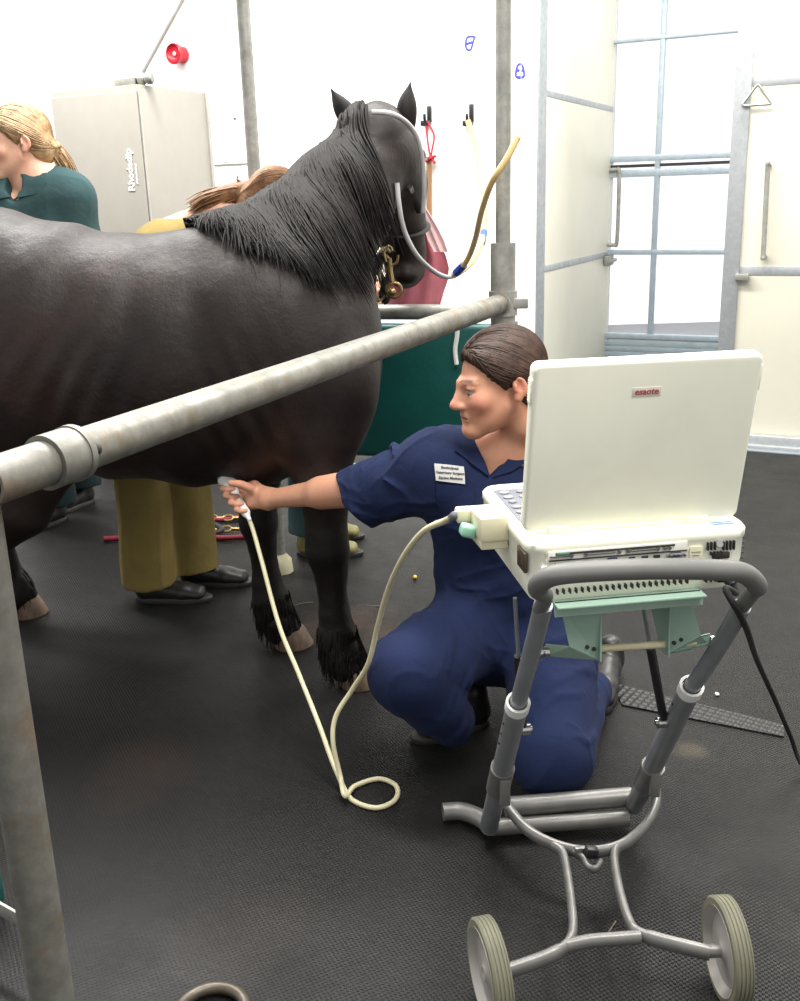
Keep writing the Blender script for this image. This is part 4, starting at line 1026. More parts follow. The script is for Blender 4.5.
strands('mane', rt, mane_dir, 17, .030, .0042, M['mane'], horse, hs_, RNG.uniform(.004,.026,nS), .12)
# forelock and bridle path tuft
nS = 160; rt = np.array([-.0,3.33,1.66])+RNG.normal(0,.018,(nS,3)); jit = RNG.normal(0,.18,(nS,3))
0 and strands('forelock', rt, lambda P, i: (lambda d: d/np.linalg.norm(d,axis=1)[:,None])(np.array([.2,.8,.15-.35*i])+jit), 6, .018, .003, M['mane'], horse, hs_, .006, .12)
# eye, on the side we look along
m = MB(); m.sphere((.098,3.405,1.53), .016, 16); m.build('eye', M['black_plastic'], horse)
# tail
nS = 500; rt = np.array([-1.80,3.06,1.18])+RNG.normal(0,.03,(nS,3)); jit = RNG.normal(0,.08,(nS,3))
strands('tail', rt, lambda P, i: (lambda d: d/np.linalg.norm(d,axis=1)[:,None])(np.array([-.5*max(0,1-i/3),0,-1.0])+jit), 14, .055, .006, M['mane'], horse, None, .006, .2)
# ------------------------------------------------------------------ people
def frame(f, up=(0,0,1)):
    f = _a(f); f = f/np.linalg.norm(f); up = _a(up); up = up-f*(up@f); up = up/np.linalg.norm(up); return np.stack([np.cross(f, up), f, up])   # rows: right, forward, up
class Head:
    def __init__(s, c, f, up=(0,0,1), sc=1.0): s.c = _a(c); s.R = frame(f, up); s.s = sc
    def w(s, p): return s.c+(_a(p)*s.s)@s.R
    def loc(s, P): return ((P-s.c)@s.R.T)/s.s
    def skin(s, S):
        E = lambda c, r, k, op='u', R=None: S.ell(s.w(c), _a(r)*s.s, R=(s.R if R is None else R@s.R), k=k*s.s, op=op)
        C = lambda a, b, ra, rb, k, op='u': S.cone(s.w(a), s.w(b), ra*s.s, rb*s.s, k*s.s, op)
        E((0,-.02,.035), (.073,.098,.085), .02)
        E((0,.03,-.03), (.056,.060,.080), .03); E((0,.062,-.048), (.036,.036,.042), .02)
        for q in (-1, 1):
            C((q*.041,.004,-.046), (q*.010,.074,-.096), .016, .014, .032)
            E((q*.040,.062,-.022), (.022,.022,.02), .025)
            C((q*.008,.087,.024), (q*.042,.072,.025), .007, .007, .016)
        E((0,.084,-.093), (.019,.018,.016), .02)
        C((0,.086,.020), (0,.110,-.022), .0085, .0105, .016)
        E((0,.113,-.026), (.011,.012,.010), .010)
        for q in (-1, 1):
            E((q*.011,.101,-.030), (.0085,.011,.007), .008)
            E((q*.031,.094,.004), (.015,.014,.010), .012, 's')
            E((q*.031,.0725,.0125), (.0175,.0150,.0100), .004); E((q*.031,.0725,-.0065), (.0165,.0140,.0085), .004)
        C((-.016,.090,-.0565), (.016,.090,-.0565), .0068, .0068, .010); C((-.013,.0885,-.066), (.013,.0885,-.066), .0072, .0072, .010)
        E((0,.099,-.0612), (.022,.010,.0013), .002, 's')
        for q in (-1, 1):
            Re = rotm(-.25, 0, q*.28).T
            E((q*.081,-.026,-.002), (.0060,.018,.026), .006, 'u', Re); E((q*.079,-.018,-.026), (.006,.010,.012), .006, 'u', Re); E((q*.0885,-.023,.002), (.0075,.0105,.0175), .002, 's', Re)
            C((q*.085,-.036,.012), (q*.087,-.024,.020), .0022, .0022, .002); C((q*.084,-.014,.004), (q*.086,-.012,-.008), .0035, .0035, .003)
        return s
    def paint(s, base, ruddy, hair):
        base, ruddy, hair = (np.array(lin(q)) for q in (base, ruddy, hair)); lip = np.array(lin((158,84,76)))
        def fn(P):
            q = s.loc(P); c = np.tile(base, (len(P),1)); x = np.abs(q[:,0])
            def bl(m, col): nonlocal c; c = c*(1-m[:,None])+col*m[:,None]
            bl(.55*np.exp(-((x-.042)**2+(q[:,1]-.07)**2+(q[:,2]+.028)**2)/.0007), ruddy)
            bl(.6*np.exp(-((x)**2+(q[:,1]-.12)**2+(q[:,2]+.028)**2)/.0003), ruddy)
            bl(.5*np.exp(-((x-.085)**2+(q[:,1]+.026)**2+(q[:,2]+.004)**2)/.0006), ruddy)
            bl(.75*smst(.009,.004,np.abs(q[:,2]+.061))*smst(.024,.018,x)*smst(.085,.092,q[:,1]), lip)
            arch = .031-.10*(x-.028)**2/.03; bl(.7*smst(.0045,.002,np.abs(q[:,2]-arch))*smst(.008,.014,x)*smst(.052,.044,x)*smst(.05,.06,q[:,1]), hair)
            return c
        return fn
    def eyes(s, parent, look=(0,1,-.25)):
        lk = _a(look)/np.linalg.norm(look)
        for q in (-1, 1):
            c = s.w((q*.031,.0735,.0025)); m = MB(); m.sphere(c, .0128*s.s, 20); e = m.build('eye', M['eye_white'], parent)
            m = MB(); ic = c+(lk@s.R)*.0080*s.s; m.sphere(ic, .0062*s.s, 14); m.build('iris', M['iris'], e)
            m = MB(); pts = [s.w((q*.031+q*dx,.0735+.0135*math.cos(a_)-.002*abs(dx)/.014,.0035+.0045+(.0035-dx*dx*18))) for dx, a_ in zip(np.linspace(-.0135,.0135,9), np.linspace(-.75,.75,9))]
            m.tube(pts, [.0004]+[.0012]*7+[.0004], 8); m.build('eyelashes', M['mane'], e)
    def hair(s, S, low=True):
        E = lambda c, r, k, op='u', R=None: S.ell(s.w(c), _a(r)*s.s, R=(s.R if R is None else R@s.R), k=k*s.s, op=op)
        E((0,-.022,.040), (.083,.108,.096), .02); E((0,-.075,-.03), (.062,.048,.06), .03)
        n = s.R.T@_a((0,.13,-.10)); S.half(s.w((0,.068,.076)), n, .012*s.s)
        S.half(s.w((0,0,-.085)), s.R.T@_a((0,.25,-1)), .01)
        for q in (-1, 1): E((q*.084,-.018,-.022), (.03,.026,.036), .008, 's')
        return s
def drape(name, corners, solid, off, thick, mat_, parent, n=14, m_=10, mask=None):
    a, b, c, d = (np.array(q, float) for q in corners); vs = []
    P = np.array([(a*(1-u)+b*u)*(1-v)+(d*(1-u)+c*u)*v for v in np.linspace(0,1,m_) for u in np.linspace(0,1,n)])
    for _ in range(6): e = solid.ev(P); P = P+solid.grad(P)*(off-e)[:,None]
    G = solid.grad(P); top = P+G*thick; V = np.concatenate([P-G*.002, top]); N_ = len(P); fs = []
    for j in range(m_-1):
        for i in range(n-1):
            q = (j*n+i, j*n+i+1, (j+1)*n+i+1, (j+1)*n+i); fs.append(q[::-1]); fs.append(tuple(x+N_ for x in q))
    ring = [i for i in range(n)]+[j*n+n-1 for j in range(1,m_)]+[(m_-1)*n+i for i in range(n-2,-1,-1)]+[j*n for j in range(m_-2,0,-1)]
    for i in range(len(ring)): x, y = ring[i], ring[(i+1) % len(ring)]; fs.append((x, y, y+N_, x+N_))
    mb = MB(); mb.add(V, fs, 0, True); return mb.build(name, mat_, parent)
def text_on(solid, txt, size, loc, X, Y, mat_, name, parent, off, **kw):
    o = text_mesh(txt, size, loc, X, Y, mat_, name, parent, .0003, **kw); me = o.data
    co = np.empty(len(me.vertices)*3, np.float32); me.vertices.foreach_get('co', co); P = co.reshape(-1,3)
    for _ in range(4): e = solid.ev(P); P = P+solid.grad(P)*(off-e)[:,None]
    me.vertices.foreach_set('co', P.astype(np.float32).ravel()); me.update(); return o
def shoe(name, heel, toe, mat_up, mat_sole, parent, w=.048, h=.085, ankle=.045, roll=0):
    """one low shoe on the ground line heel->toe"""
    a, b = _a(heel), _a(toe); d = (b-a); L = np.linalg.norm(d); d = d/L; up = _a((0,0,1)); s_ = np.cross(d, up); S = Solid()
    S.loft([a+d*.035+up*.045, a+d*L*.35+up*.046, a+d*L*.65+up*.036, a+d*(L-.045)+up*.030], [(.040,.034),(.042,.036),(.032,.044),(.026,.042)], (0,0,1), k=.02, ck=.015)
    S.cone(a+d*.04+up*.05, a+d*.045+up*h, .036, ankle-.006, .025)
    S.half(a+up*.012, -up, .004)
    o = S.mesh(name, np.minimum(a,b)-.09, np.maximum(a,b)+np.array([.09,.09,.16]), .004, mat_up, parent)
    m = MB(); vs = []; n = 32
    for z, g in ((0,1.0),(.004,1.03),(.016,1.03),(.02,.98)):
        for j in range(n):
            t = 2*PI*j/n; c_, q = math.cos(t), math.sin(t); ww = (.040 if c_ < -.3 else .034+.012*max(0,min(1,(c_+.2)/.6)))
            p = a+d*(L/2+c_*L*.5*g)+s_*(abs(q)**.8*math.copysign(1,q)*ww*g)+up*z; vs.append(p)
    fs = [(i*n+j, i*n+(j+1) % n, (i+1)*n+(j+1) % n, (i+1)*n+j) for i in range(3) for j in range(n)]
    m.add(vs, fs); m.add(vs[:n], [tuple(range(n))[::-1]], 0, False); m.add(vs[-n:], [tuple(range(n))], 0, False); m.build('sole', mat_sole, o); return o
def comb_strands(name, hd, S, n, target, mat_, parent, r=.0016, steps=16, step=.013, side=None):
    """strands lying on the hair, combed from the hairline to the knot"""
    th = RNG.uniform(0, 2*PI, n); z = RNG.uniform(-.2,1,n); q = np.sqrt(1-z*z)
    P = hd.c+(np.stack([.083*q*np.cos(th), -.022+.108*q*np.sin(th), .04+.096*z],1)*hd.s)@hd.R
    e = S.ev(P); ql = hd.loc(P); P = P[(np.abs(e) < .012) & (np.einsum('ij,ij->i', S.grad(P), ((ql-[0,-.022,.04])/[.083,.108,.096])@hd.R/1.0)/np.linalg.norm((ql-[0,-.022,.04])/[.083,.108,.096],axis=1) > .72)]; tg = hd.w(target)
    def dr(P, i): d = tg-P; L = np.linalg.norm(d,axis=1)[:,None]; return d/np.maximum(L,1e-3)*np.clip(L/.03,0,1)
    return strands(name, P, dr, steps, step*hd.s, r, mat_, parent, S, .0015, .3)

# ---------------- the kneeling vet
vt = empty('person', (H(500,740,0).x, 2.4, 0), 'woman in navy coveralls kneeling on the mat, holding a probe under the horse', 'person')
NV = lambda p: np.array(tuple(p))
hd = Head(NV(D(497,384,2.36)), (-.955,-.27,-.16), (-.10,.0,1), 1.0)
nb = NV(D(508,450,2.43)); chest = NV(D(497,500,2.44)); waist = NV(D(494,572,2.48)); hips = NV(D(508,632,2.52))
rs, re, rw = NV(D(428,468,2.43)), NV(D(352,489,2.56)), NV(D(269,499,2.72))
ls, le, lw = NV(D(566,470,2.50)), NV((.56,2.22,.74)), NV(T(.09,.33,.93))
S = Solid(); hd.skin(S)
S.loft([hd.w((0,-.035,-.04)), hd.w((0,-.05,-.11)), nb], [(.047,.043),(.043,.040),(.054,.050)], (0,1,0), k=.02, ck=.02)
S.loft([nb+[0,.0,-.02], chest, waist], [(.14,.07),(.15,.085),(.11,.08)], (1,0,0), k=.05, ck=.03)
S.chain([rs, re, rw], [.048,.043,.0275], .03); S.cone(re, re+(rw-re)*.35, .045, .043, .02)
S.chain([ls, le, lw], [.046,.040,.0265], .03)
# right hand closed round the probe
pA, pB = NV(D(226,479,2.81)), NV(D(247,515,2.72)); pdv = pB-pA; pL = np.linalg.norm(pdv); pd = pdv/pL
kn = NV(D(249,495,2.765)); rt_ = np.array([1,0,0.]); dp = np.array([0,1,0.])
S.loft([rw, kn+[.012,0,.0]], [(.03,.022),(.040,.020)], tuple(pd), k=.02)
S.loft([kn+[.012,0,0], kn+[-.006,.014,.0]], [(.040,.018),(.036,.014)], tuple(pd), k=.015)
for i, t_ in enumerate((.22,.42,.62,.81)):
    c = pA+pd*(pL*t_); r0 = (.0098,.0102,.0098,.0086)[i]; ex = (.0,.002,.0,-.004)[i]
    S.chain([c+[.034,.012,.004], c+[.006,.026,.002], c+[-.021-ex,.014,.0], c+[-.021-ex,-.010,-.002], c+[-.004,-.023,-.002], c+[.010,-.020,-.002]], [r0*1.15,r0*1.1,r0*1.05,r0,r0*.92,r0*.8], .0035)
S.chain([kn+[.030,-.012,.010], NV(D(250,488,2.735)), NV(D(240,484,2.725)), NV(D(231,483,2.73))], [.0165,.0125,.0115,.0095], .008)
# left hand resting on the keys behind the lid
lk = lw+np.array([-.02,-.075,-.02]); S.loft([lw, lk], [(.03,.018),(.04,.014)], (1,.2,0), k=.02)
for i in range(4):
    b_ = lk+np.array([(-.032+.021*i),0,0]); L_ = (.062,.072,.068,.052)[i]; S.chain([b_, b_+[0,-L_*.45,.010], b_+[0,-L_*.8,.002], b_+[.0,-L_,-.010]], [.009,.0085,.0078,.0068], .004)
S.chain([lw+[-.035,-.02,-.005], lk+[-.055,-.005,-.008], lk+[-.06,-.035,-.014]], [.013,.010,.008], .008)
body = S.mesh('body', (-.62,1.65,.3), (.75,2.95,1.25), .0032, M['skin'], vt, paint=hd.paint((205,150,122),(196,112,94),(80,56,44)))
hd.eyes(body, (.0,1,-.35))
Hs = Solid(); hd.hair(Hs)
Hs.ell(hd.w((0,-.128,-.035)), (.035,.035,.042), k=.02); Hs.chain([hd.w((0,-.13,-.05)), hd.w((0,-.135,-.11))], [.03,.02], .02)
hr = Hs.mesh('hair', hd.c-.19, hd.c+.19, .003, M['brown_hair'], vt, disp=lambda P,n: wav(hd.loc(P)*[1,.25,1], 170, 4, 2)*.0011)
comb_strands('hair_strands', hd, Hs, 1500, (0,-.13,-.035), M['brown_hair'], hr, .0013)
m = MB(); m.lathe([(.026,-.006),(.032,0),(.026,.006)], hd.w((0,-.13,-.062)), tuple(hd.R[2]), 24); m.build('hair_tie', M['black_plastic'], hr)
# coveralls
G = Solid()
sh_c = (rs+ls)/2
G.loft([nb+[0,.02,-.035], chest, waist, hips], [(.165,.085),(.185,.115),(.150,.115),(.185,.150)], (1,0,.1), k=.05, ck=.06)
G.loft([rs+[.02,0,.0], ls+[-.02,0,0]], [(.085,.075),(.085,.075)], (0,0,1), k=.06)
G.cone(nb+[0,.03,-.045], rs, .06, .075, .05); G.cone(nb+[0,.03,-.045], ls, .06, .075, .05)
cf = NV(D(361,497,2.545)); G.chain([rs+[.03,.0,-.015], (rs+cf)/2+[0,0,-.008], cf-(cf-rs)*-.14], [.092,.088,.086], .04)
adir = (cf-rs)/np.linalg.norm(cf-rs)
G.half(cf+adir*.02, (-.80,.18,-.52), .004)
G.cone(cf-adir*.09, cf+adir*.1, .05, .078, .01, 's')
cfl = ls+(le-ls)*.75; G.chain([ls, cfl], [.088,.082], .04)
rk, ra = NV(D(408,674,2.20)), NV(H(452,718,.13)); rh = NV(D(470,632,2.46))
G.chain([rh, (rh+rk)/2+[0,0,.004], rk, (rk+ra)/2, ra], [.125,.118,.098,.082,.062], .05)
lh, lk_, la = NV(D(548,640,2.48)), NV(H(552,758,.105)), NV(H(590,690,.075))
G.chain([lh, (lh+lk_)/2, lk_, (lk_+la)/2, la], [.125,.114,.098,.078,.060], .05)
G.half((0,0,.006), (0,0,-1), .004)
G0 = Solid(); G0.p = list(G.p)
rf = np.random.default_rng(5)
def rucks(a, b, ra, rb, n, tilt, t0=0., t1=1., rad=.0065):
    """raised creases wrapping part of the way round a limb"""
    a, b = _a(a), _a(b); ax = (b-a)/np.linalg.norm(b-a); u = np.cross(ax, (0,0,1.)); u = u/np.linalg.norm(u); v = np.cross(ax, u)
    for i in range(n):
        t = t0+(t1-t0)*(i+rf.uniform(.1,.9))/n; ph = rf.uniform(0, 6.28); span = rf.uniform(.8, 1.7); tl = tilt*rf.uniform(.4,1.3)*(1 if rf.uniform() > .3 else -1); pts = []
        for q in np.linspace(0,1,5):
            tt = np.clip(t+tl*(q-.5)+.02*math.sin(q*7+i), 0, 1); r_ = ra+(rb-ra)*tt; an_ = ph+span*(q-.5); pts.append(a+(b-a)*tt+(u*math.cos(an_)+v*math.sin(an_))*(r_-.001))
        G.chain(pts, [.001,rad*.8,rad,rad*.8,.001], .016)
rucks((rh+rk)/2, rk, .116, .10, 7, .5, 0, 1, .009); rucks(rh, rk, .122, .10, 9, .35); rucks(rk, ra, .090, .062, 7, .3); rucks(lh, lk_, .122, .10, 10, .35); rucks(lk_, la, .086, .06, 4, .3)
rucks(rs, cf, .090, .085, 8, .30); rucks(rh, rk, .124, .11, 4, .15, 0, .3, .009); rucks(lh, lk_, .124, .11, 4, .15, 0, .3, .009); rucks(waist+[0,0,.04], hips, .13, .15, 7, .15)
vb = NV(D(490,480,2.34)); fwd = np.array([0,-1,0.])
vt1, vt2 = NV(D(472,436,2.36)), NV(D(528,436,2.4))
def vcut(P):
    q = P-vb; t = np.clip(q[:,2]/(vt1[2]-vb[2]), -.5, 1.6); cx = vb[0]+(((vt1[0]+vt2[0])/2)-vb[0])*t; hw_ = .068*t
    return np.maximum(np.abs(P[:,0]-cx)-hw_, P[:,1]-(nb[1]+.055))
G.p.append(('s', vcut, .006)); G.cone(nb+[0,.01,-.06], hd.w((0,-.05,-.05)), .060, .056, .01, 's')
def cdisp(P, nn):
    f = folds(P, 26, 11, (.3,.1,1), 2.5)*.0065+wav(P, 12, 9, 2)*.006+wav(P*[1,1,.5],38,31,2)*.0018
    for c, dr_, fr, am in ((waist,(1,0,.25),60,.006),(rh,(.8,-.3,-.6),46,.006),(lh,(-.5,0,1),48,.006),(rs,(-.7,0,-.7),42,.005),(cf,(1,0,-.2),50,.003),(chest,(.3,0,1),34,.003)):
        w_ = np.exp(-((P-c)**2).sum(1)/.02); f += w_*folds(P, fr, int(abs(c[0])*100)+3, dr_, 3)*am*2.3
    return f*smst(.02,.06,P[:,2])
cov = G.mesh('coveralls', (-.35,1.9,.0), (.85,2.95,1.02), .0048, M['navy'], vt, disp=cdisp, relax=1)
# collar flaps, patch, placket, pocket
ctr = NV(D(500,455,2.30)); up = np.array([0,0,1.])
def on(px, py): return NV(D(px, py, 2.33))
drape('collar_flap', [on(476,436), on(489,476), on(474,463), on(458,446)], G0, .004, .005, M['navy'], cov)
drape('collar_flap', [on(527,436), on(493,477), on(514,470), on(545,450)], G0, .004, .005, M['navy'], cov)
pt = drape('name_patch', [on(434,463), on(465,466), on(465,484), on(436,480)], G, .004, .0015, M['patch'], cov)
for i, tx in enumerate(('Battlindjneal', 'Veterinary Surgeon', 'Equine Medicine')):
    text_on(G, tx, .0088, on(450+.3*i, 468.0+5.0*i), (1,0,-.10), (0.1,0,1), M['slot'], 'patch_lettering', pt, .0068, bold=.0002)
drape('chest_pocket', [on(436,484), on(474,487), on(474,520), on(437,516)], G, .003, .002, M['navy'], cov)
shoe('shoe', H(488,722,0), H(412,742,0), M['shoe'], M['sole'], vt, h=.10)
sh2 = shoe('shoe', H(612,668,0), H(597,716,0), M['shoe'], M['sole'], vt, h=.09)
# ---------------- probe in her hand, cable to the machine
pr = empty('ultrasound_probe', Vector(pA), 'cream handheld ultrasound probe held against the underside of the horse', 'ultrasound probe')
Pb = Solid(); Pb.loft([pA-pd*.004, pA+pd*.022, pA+pd*.05, pB-pd*.01], [(.026,.015),(.022,.014),(.013,.012),(.012,.011)], (.9,.1,.5), k=.01, ck=.01); Pb.cone(pB-pd*.012, pB+pd*.016, .011, .006, .01)
Pb.mesh('probe_body', np.minimum(pA,pB)-.06, np.maximum(pA,pB)+.06, .0025, M['white_plastic'], pr)
m = MB(); m.sphere(pA-pd*.007, .024, 20, scale=(1,.6,.42), rot=Matrix.Identity(3)); m.build('probe_face', mat('grey_probe_face',(120,128,134),.4), pr)
cb = [Vector(pB)+Vector(pd)*.008, D(253,530,2.70), D(262,562,2.64), D(279,625,2.52), D(298,672,2.42), D(318,722,2.30), D(335,768,2.2), H(352,800,.006), H(376,808,.006), H(395,800,.006), H(396,786,.006), H(378,779,.006), H(355,786,.009), H(345,796,.020),
      D(340,775,2.16), D(333,742,2.18), D(336,716,2.2), D(352,690,2.2), D(368,664,2.16), D(378,625,2.12), D(388,590,2.04), D(404,556,1.92), D(424,531,1.84), D(445,521,1.79)]
nose = Vector(cx0)+EY*.04-EX*.05+Z*.005; cb.append(nose)
# keep the low part just above the mat
m = MB(); path = [Vector((p.x,p.y,max(p.z,.0065))) for p in crom(cb, 10)]; m.tube(path, .0062, 12); cbl = m.build('cable', M['cable'], pr)
m = MB(); bp = [nose+EX*.016, nose, D(448,520,1.79), D(436,524,1.82)]; m.tube(crom(bp, 6), [.0085]*8+[.0075]*6+[.007]*5, 14); m.build('grey_boot', M['tube'], cbl)

# ---------------- standing people behind the horse
def stander(nm, label, head, torso, legs, arms, cloth, skin, trousers=None, hairm=None, lo=(-2.2,3.2,0), hi=(0,4.8,2), vcutp=None, hairc=(100,80,60), tail=None, vox=.008, disp_seed=1):
    e = empty('person', (legs[0][-1][0], legs[0][-1][1], 0), label, 'person'); S = Solid(); head.skin(S)
    nb_ = _a(torso[0]); S.loft([head.w((0,-.03,-.04)), head.w((0,-.045,-.10)), nb_], [(.056,.052),(.054,.05),(.062,.058)], (0,1,0), k=.025, ck=.02)
    S.loft([nb_, _a(torso[1]), _a(torso[2])], [(.12,.07),(.13,.08),(.11,.08)], (1,0,0), k=.05)
    for a in arms:
        S.chain(a, [.045,.038,.027], .03); d = (_a(a[-1])-_a(a[-2])); d = d/np.linalg.norm(d); S.chain([a[-1], _a(a[-1])+d*.08], [.03,.032], .02)
        sd = np.cross(d, (0,0,1)); sd = sd/np.linalg.norm(sd)
        for i in range(4): b_ = _a(a[-1])+d*.08+sd*(-.028+.019*i); S.chain([b_, b_+d*.035+[0,0,-.006], b_+d*.055+[0,0,-.024]], [.0095,.009,.0075], .004)
        S.chain([_a(a[-1])+d*.02+sd*.03, _a(a[-1])+d*.05+sd*.052, _a(a[-1])+d*.078+sd*.05], [.013,.011,.009], .008)
    mn = np.minimum.reduce([head.c-.17, nb_-.3]+[np.min([_a(q)-.16 for q in a],0) for a in arms]); mx_ = np.maximum.reduce([head.c+.17, nb_+.3]+[np.max([_a(q)+.16 for q in a],0) for a in arms])
    b = S.mesh('body', mn, mx_, .0045, M['skin'], e, paint=head.paint(skin,(200,120,100),hairc)); head.eyes(b)
    Hs = Solid(); head.hair(Hs)
    if tail: Hs.chain(tail[0], tail[1], .02)
    hr = Hs.mesh('hair', head.c-.32, head.c+.25, .005, hairm, e, disp=lambda P,n: wav(head.loc(P)*[1,.25,1], 150, 4, 2)*.0015)
    comb_strands('hair_strands', head, Hs, 900, (0,-.13,-.03), hairm, hr, .0018)
    if tail:
        tp_ = np.array([tuple(p) for p in crom(tail[0], 8)]); n = 260; base = tp_[0]+RNG.normal(0,.012,(n,3)); off = RNG.normal(0,.010,(n,3))
        def dr(P, i): q = tp_[min(len(tp_)-1, int((i+1)/18*len(tp_)))]+off*(1+i*.02)-P; return q
        strands('tail_strands', base, dr, 18, .85, .003, hairm, hr, None, 0, .2)
        m = MB(); tt = (tp_[2]-tp_[0]); m.tube([tp_[0], tp_[0]+tt*.5], .022, 16); m.build('hair_tie', M['black_plastic'], hr)
    G = Solid(); tw = [( .15,.08),(.175,.115),(.155,.115),(.175,.13)]
    tv = _a(arms[0][0])-_a(arms[1][0]); tv = tv/np.linalg.norm(tv)
    G.loft([_a(p) for p in torso], tw, tuple(tv), k=.05, ck=.06)
    for a in arms:
        a0, a1 = _a(a[0]), _a(a[1]); G.cone(nb_-[0,0,.03], a0, .055, .07, .05); G.chain([a0, a0+(a1-a0)*.8], [.078,.072], .05)
    ga = Solid(); ga.p = list(G.p)
    T_ = G if trousers is None else Solid()
    for L in legs:
        T_.chain(L, [.115]+[.09]*(len(L)-2)+[.098], .05); lst = _a(L[-1]); T_.half(lst-[0,0,.0], (0,0,-1), .004)
    if trousers is not None: T_.ell(torso[-1], (.17,.13,.12), k=.05)
    if vcutp is not None: G.ell(vcutp[0], vcutp[1], k=.006, op='s')
    G.cone(nb_+[0,.0,-.03], head.w((0,-.045,-.05)), .066, .062, .01, 's')
    fd = lambda P, nn: (folds(P, 22, disp_seed, (.15,.1,1))*.007+wav(P, 11, disp_seed+3, 2)*.006)
    c = G.mesh('coveralls' if trousers is None else 'shirt', lo, hi, vox, cloth, e, disp=fd)
    if trousers is not None: T_.mesh('trousers', lo, hi, vox, trousers, e, disp=fd)
    return e, c, G
M['dark_trousers'] = cloth_mat('dark_green_grey_cotton', (30,42,44))
# blond woman
bh = Head(NV(D(17,144,4.05)), (-.93,-.36,-.10), (-.02,0,1), 1.06)
f1, f2 = H(62,522,0), H(90,504,0)
bn = bh.w((0,-.055,-.150)); bx, by = bn[0], bn[1]
e, sh_, G2 = stander('p', 'blond woman with a ponytail in a dark teal shirt standing beside the grey locker', bh, [bn, (bx+.01,by+.02,1.22), (bx+.02,by+.05,1.02), (bx+.02,by+.08,.90)],
    [[(bx-.10,by+.0,.86),(f1.x-.02,f1.y-.05,.5),(f1.x-.02,f1.y-.02,.10)], [(bx+.12,by+.12,.86),(f2.x-.04,f2.y-.03,.5),(f2.x-.04,f2.y,.10)]],
    [[tuple(bn+[.105,.02,-.06]),(bx+.12,by+.02,1.12),(bx+.12,by-.13,.98)], [tuple(bn+[-.13,-.05,-.065]),(bx-.2,by-.12,1.12),(bx-.14,by-.24,.98)]],
    M['teal_cloth'], (222,172,146), M['dark_trousers'], M['blond_hair'], (-2.3,3.5,.0), (-.95,4.9,1.75), (NV(D(13,186,by-.10)),(.03,.09,.06)), (150,116,84),
    ([tuple(bh.w((0,-.125,-.03))), tuple(bh.w((.01,-.15,-.08))), tuple(bh.w((.015,-.165,-.15))), tuple(bh.w((.02,-.175,-.20)))], [.026,.024,.018,.008]))
def onb(px, py): return NV(D(px, py, by-.12))
drape('collar_flap', [onb(-6,180), onb(11,200), onb(0,200), onb(-18,188)], G2, .004, .006, M['teal_cloth'], sh_)
drape('collar_flap', [onb(36,172), onb(13,199), onb(40,192), onb(46,180)], G2, .004, .006, M['teal_cloth'], sh_)
lg = drape('chest_logo', [onb(30,201), onb(35,202), onb(35,206), onb(30,205)], G2, .004, .001, M['paper'], sh_, 6, 5)
text_on(G2, 'Vets', .016, onb(42,205), (1,0,-.1), (.1,0,1), M['paper'], 'logo_lettering', sh_, .006)
for f_, dx in ((f1,0),(f2,.02)):
    d_ = Vector((-.5,-.85,0)).normalized(); shoe('shoe', f_+Vector((0,.05,0)), f_+Vector((0,.05,0))+d_*.27, M['shoe'], M['sole'], e)
# person in khaki behind the horse, bent forward
k1, k2 = H(152,600,0), H(196,584,0)
kh = Head(NV(D(276,212,3.47)), (.75,.35,-.72), (.62,.1,.7), 1.0)
kn_ = NV(D(232,231,3.49)); 
e, kc, _g = stander('p', 'person in khaki overalls with chestnut hair bending forward behind the horse', kh, [kn_, (-.76,3.51,1.225), (-.86,3.53,1.03), (-.88,3.54,.88)],
    [[(-.92,3.48,.82),(k1.x+.0,k1.y+.02,.46),(k1.x+.0,k1.y,.07)], [(-.80,3.60,.82),(k2.x-.02,k2.y+.02,.46),(k2.x+.0,k2.y,.07)]],
    [[tuple(kn_+[-.0,-.12,-.06]),(-.60,3.36,1.0),(-.66,3.34,.80)], [tuple(kn_+[.02,.14,-.06]),(-.62,3.68,1.0),(-.60,3.54,.82)]],
    M['khaki'], (214,164,138), None, M['ginger_hair'], (-1.25,3.2,.0), (-.2,4.1,1.6), None, (110,80,60),
    ([tuple(D(243,190,3.47)), tuple(D(226,194,3.46)), tuple(D(208,200,3.45)), tuple(D(194,209,3.45))], [.03,.03,.024,.01]), disp_seed=8)
for f_ in (k1, k2): shoe('shoe', f_+Vector((-.055,0,0)), f_+Vector((.225,-.02,0)), M['shoe'], M['sole'], e, h=.09)
# person with olive clogs beyond the gate
c1, c2 = H(312,557,0), H(312,538,0)
th_ = Head((-.22,3.95,1.40), (.95,-.2,-.3), (0,0,1), 1.0)
tn = th_.w((0,-.06,-.17))
e, tc, _g = stander('p', 'person in dark teal scrubs and olive clogs, mostly hidden behind the horse', th_, [tn, (tn[0]-.04,3.97,1.02), (tn[0]-.08,3.97,.86), (tn[0]-.09,3.97,.78)],
    [[(-.37,3.93,.72),(-.36,c1.y+.03,.42),(-.36,c1.y+.03,.10)], [(-.36,4.08,.72),(-.34,c2.y+.0,.42),(-.35,c2.y,.10)]],
    [[tuple(tn+[0,-.16,-.07]),(-.22,3.80,.98),(-.1,3.84,1.05)], [tuple(tn+[0,.16,-.07]),(-.2,4.15,.98),(-.05,4.1,1.0)]],
    M['teal_cloth'], (214,164,138), M['teal_cloth'], M['brown_hair'], (-.75,3.6,.0), (.2,4.4,1.5), None, disp_seed=4)
for f_ in (Vector((-.43,c1.y+.03,0)), Vector((-.43,c2.y,0))): shoe('clog', f_, f_+Vector((.27,-.02,0)), M['clog'], M['sole'], e, h=.07)
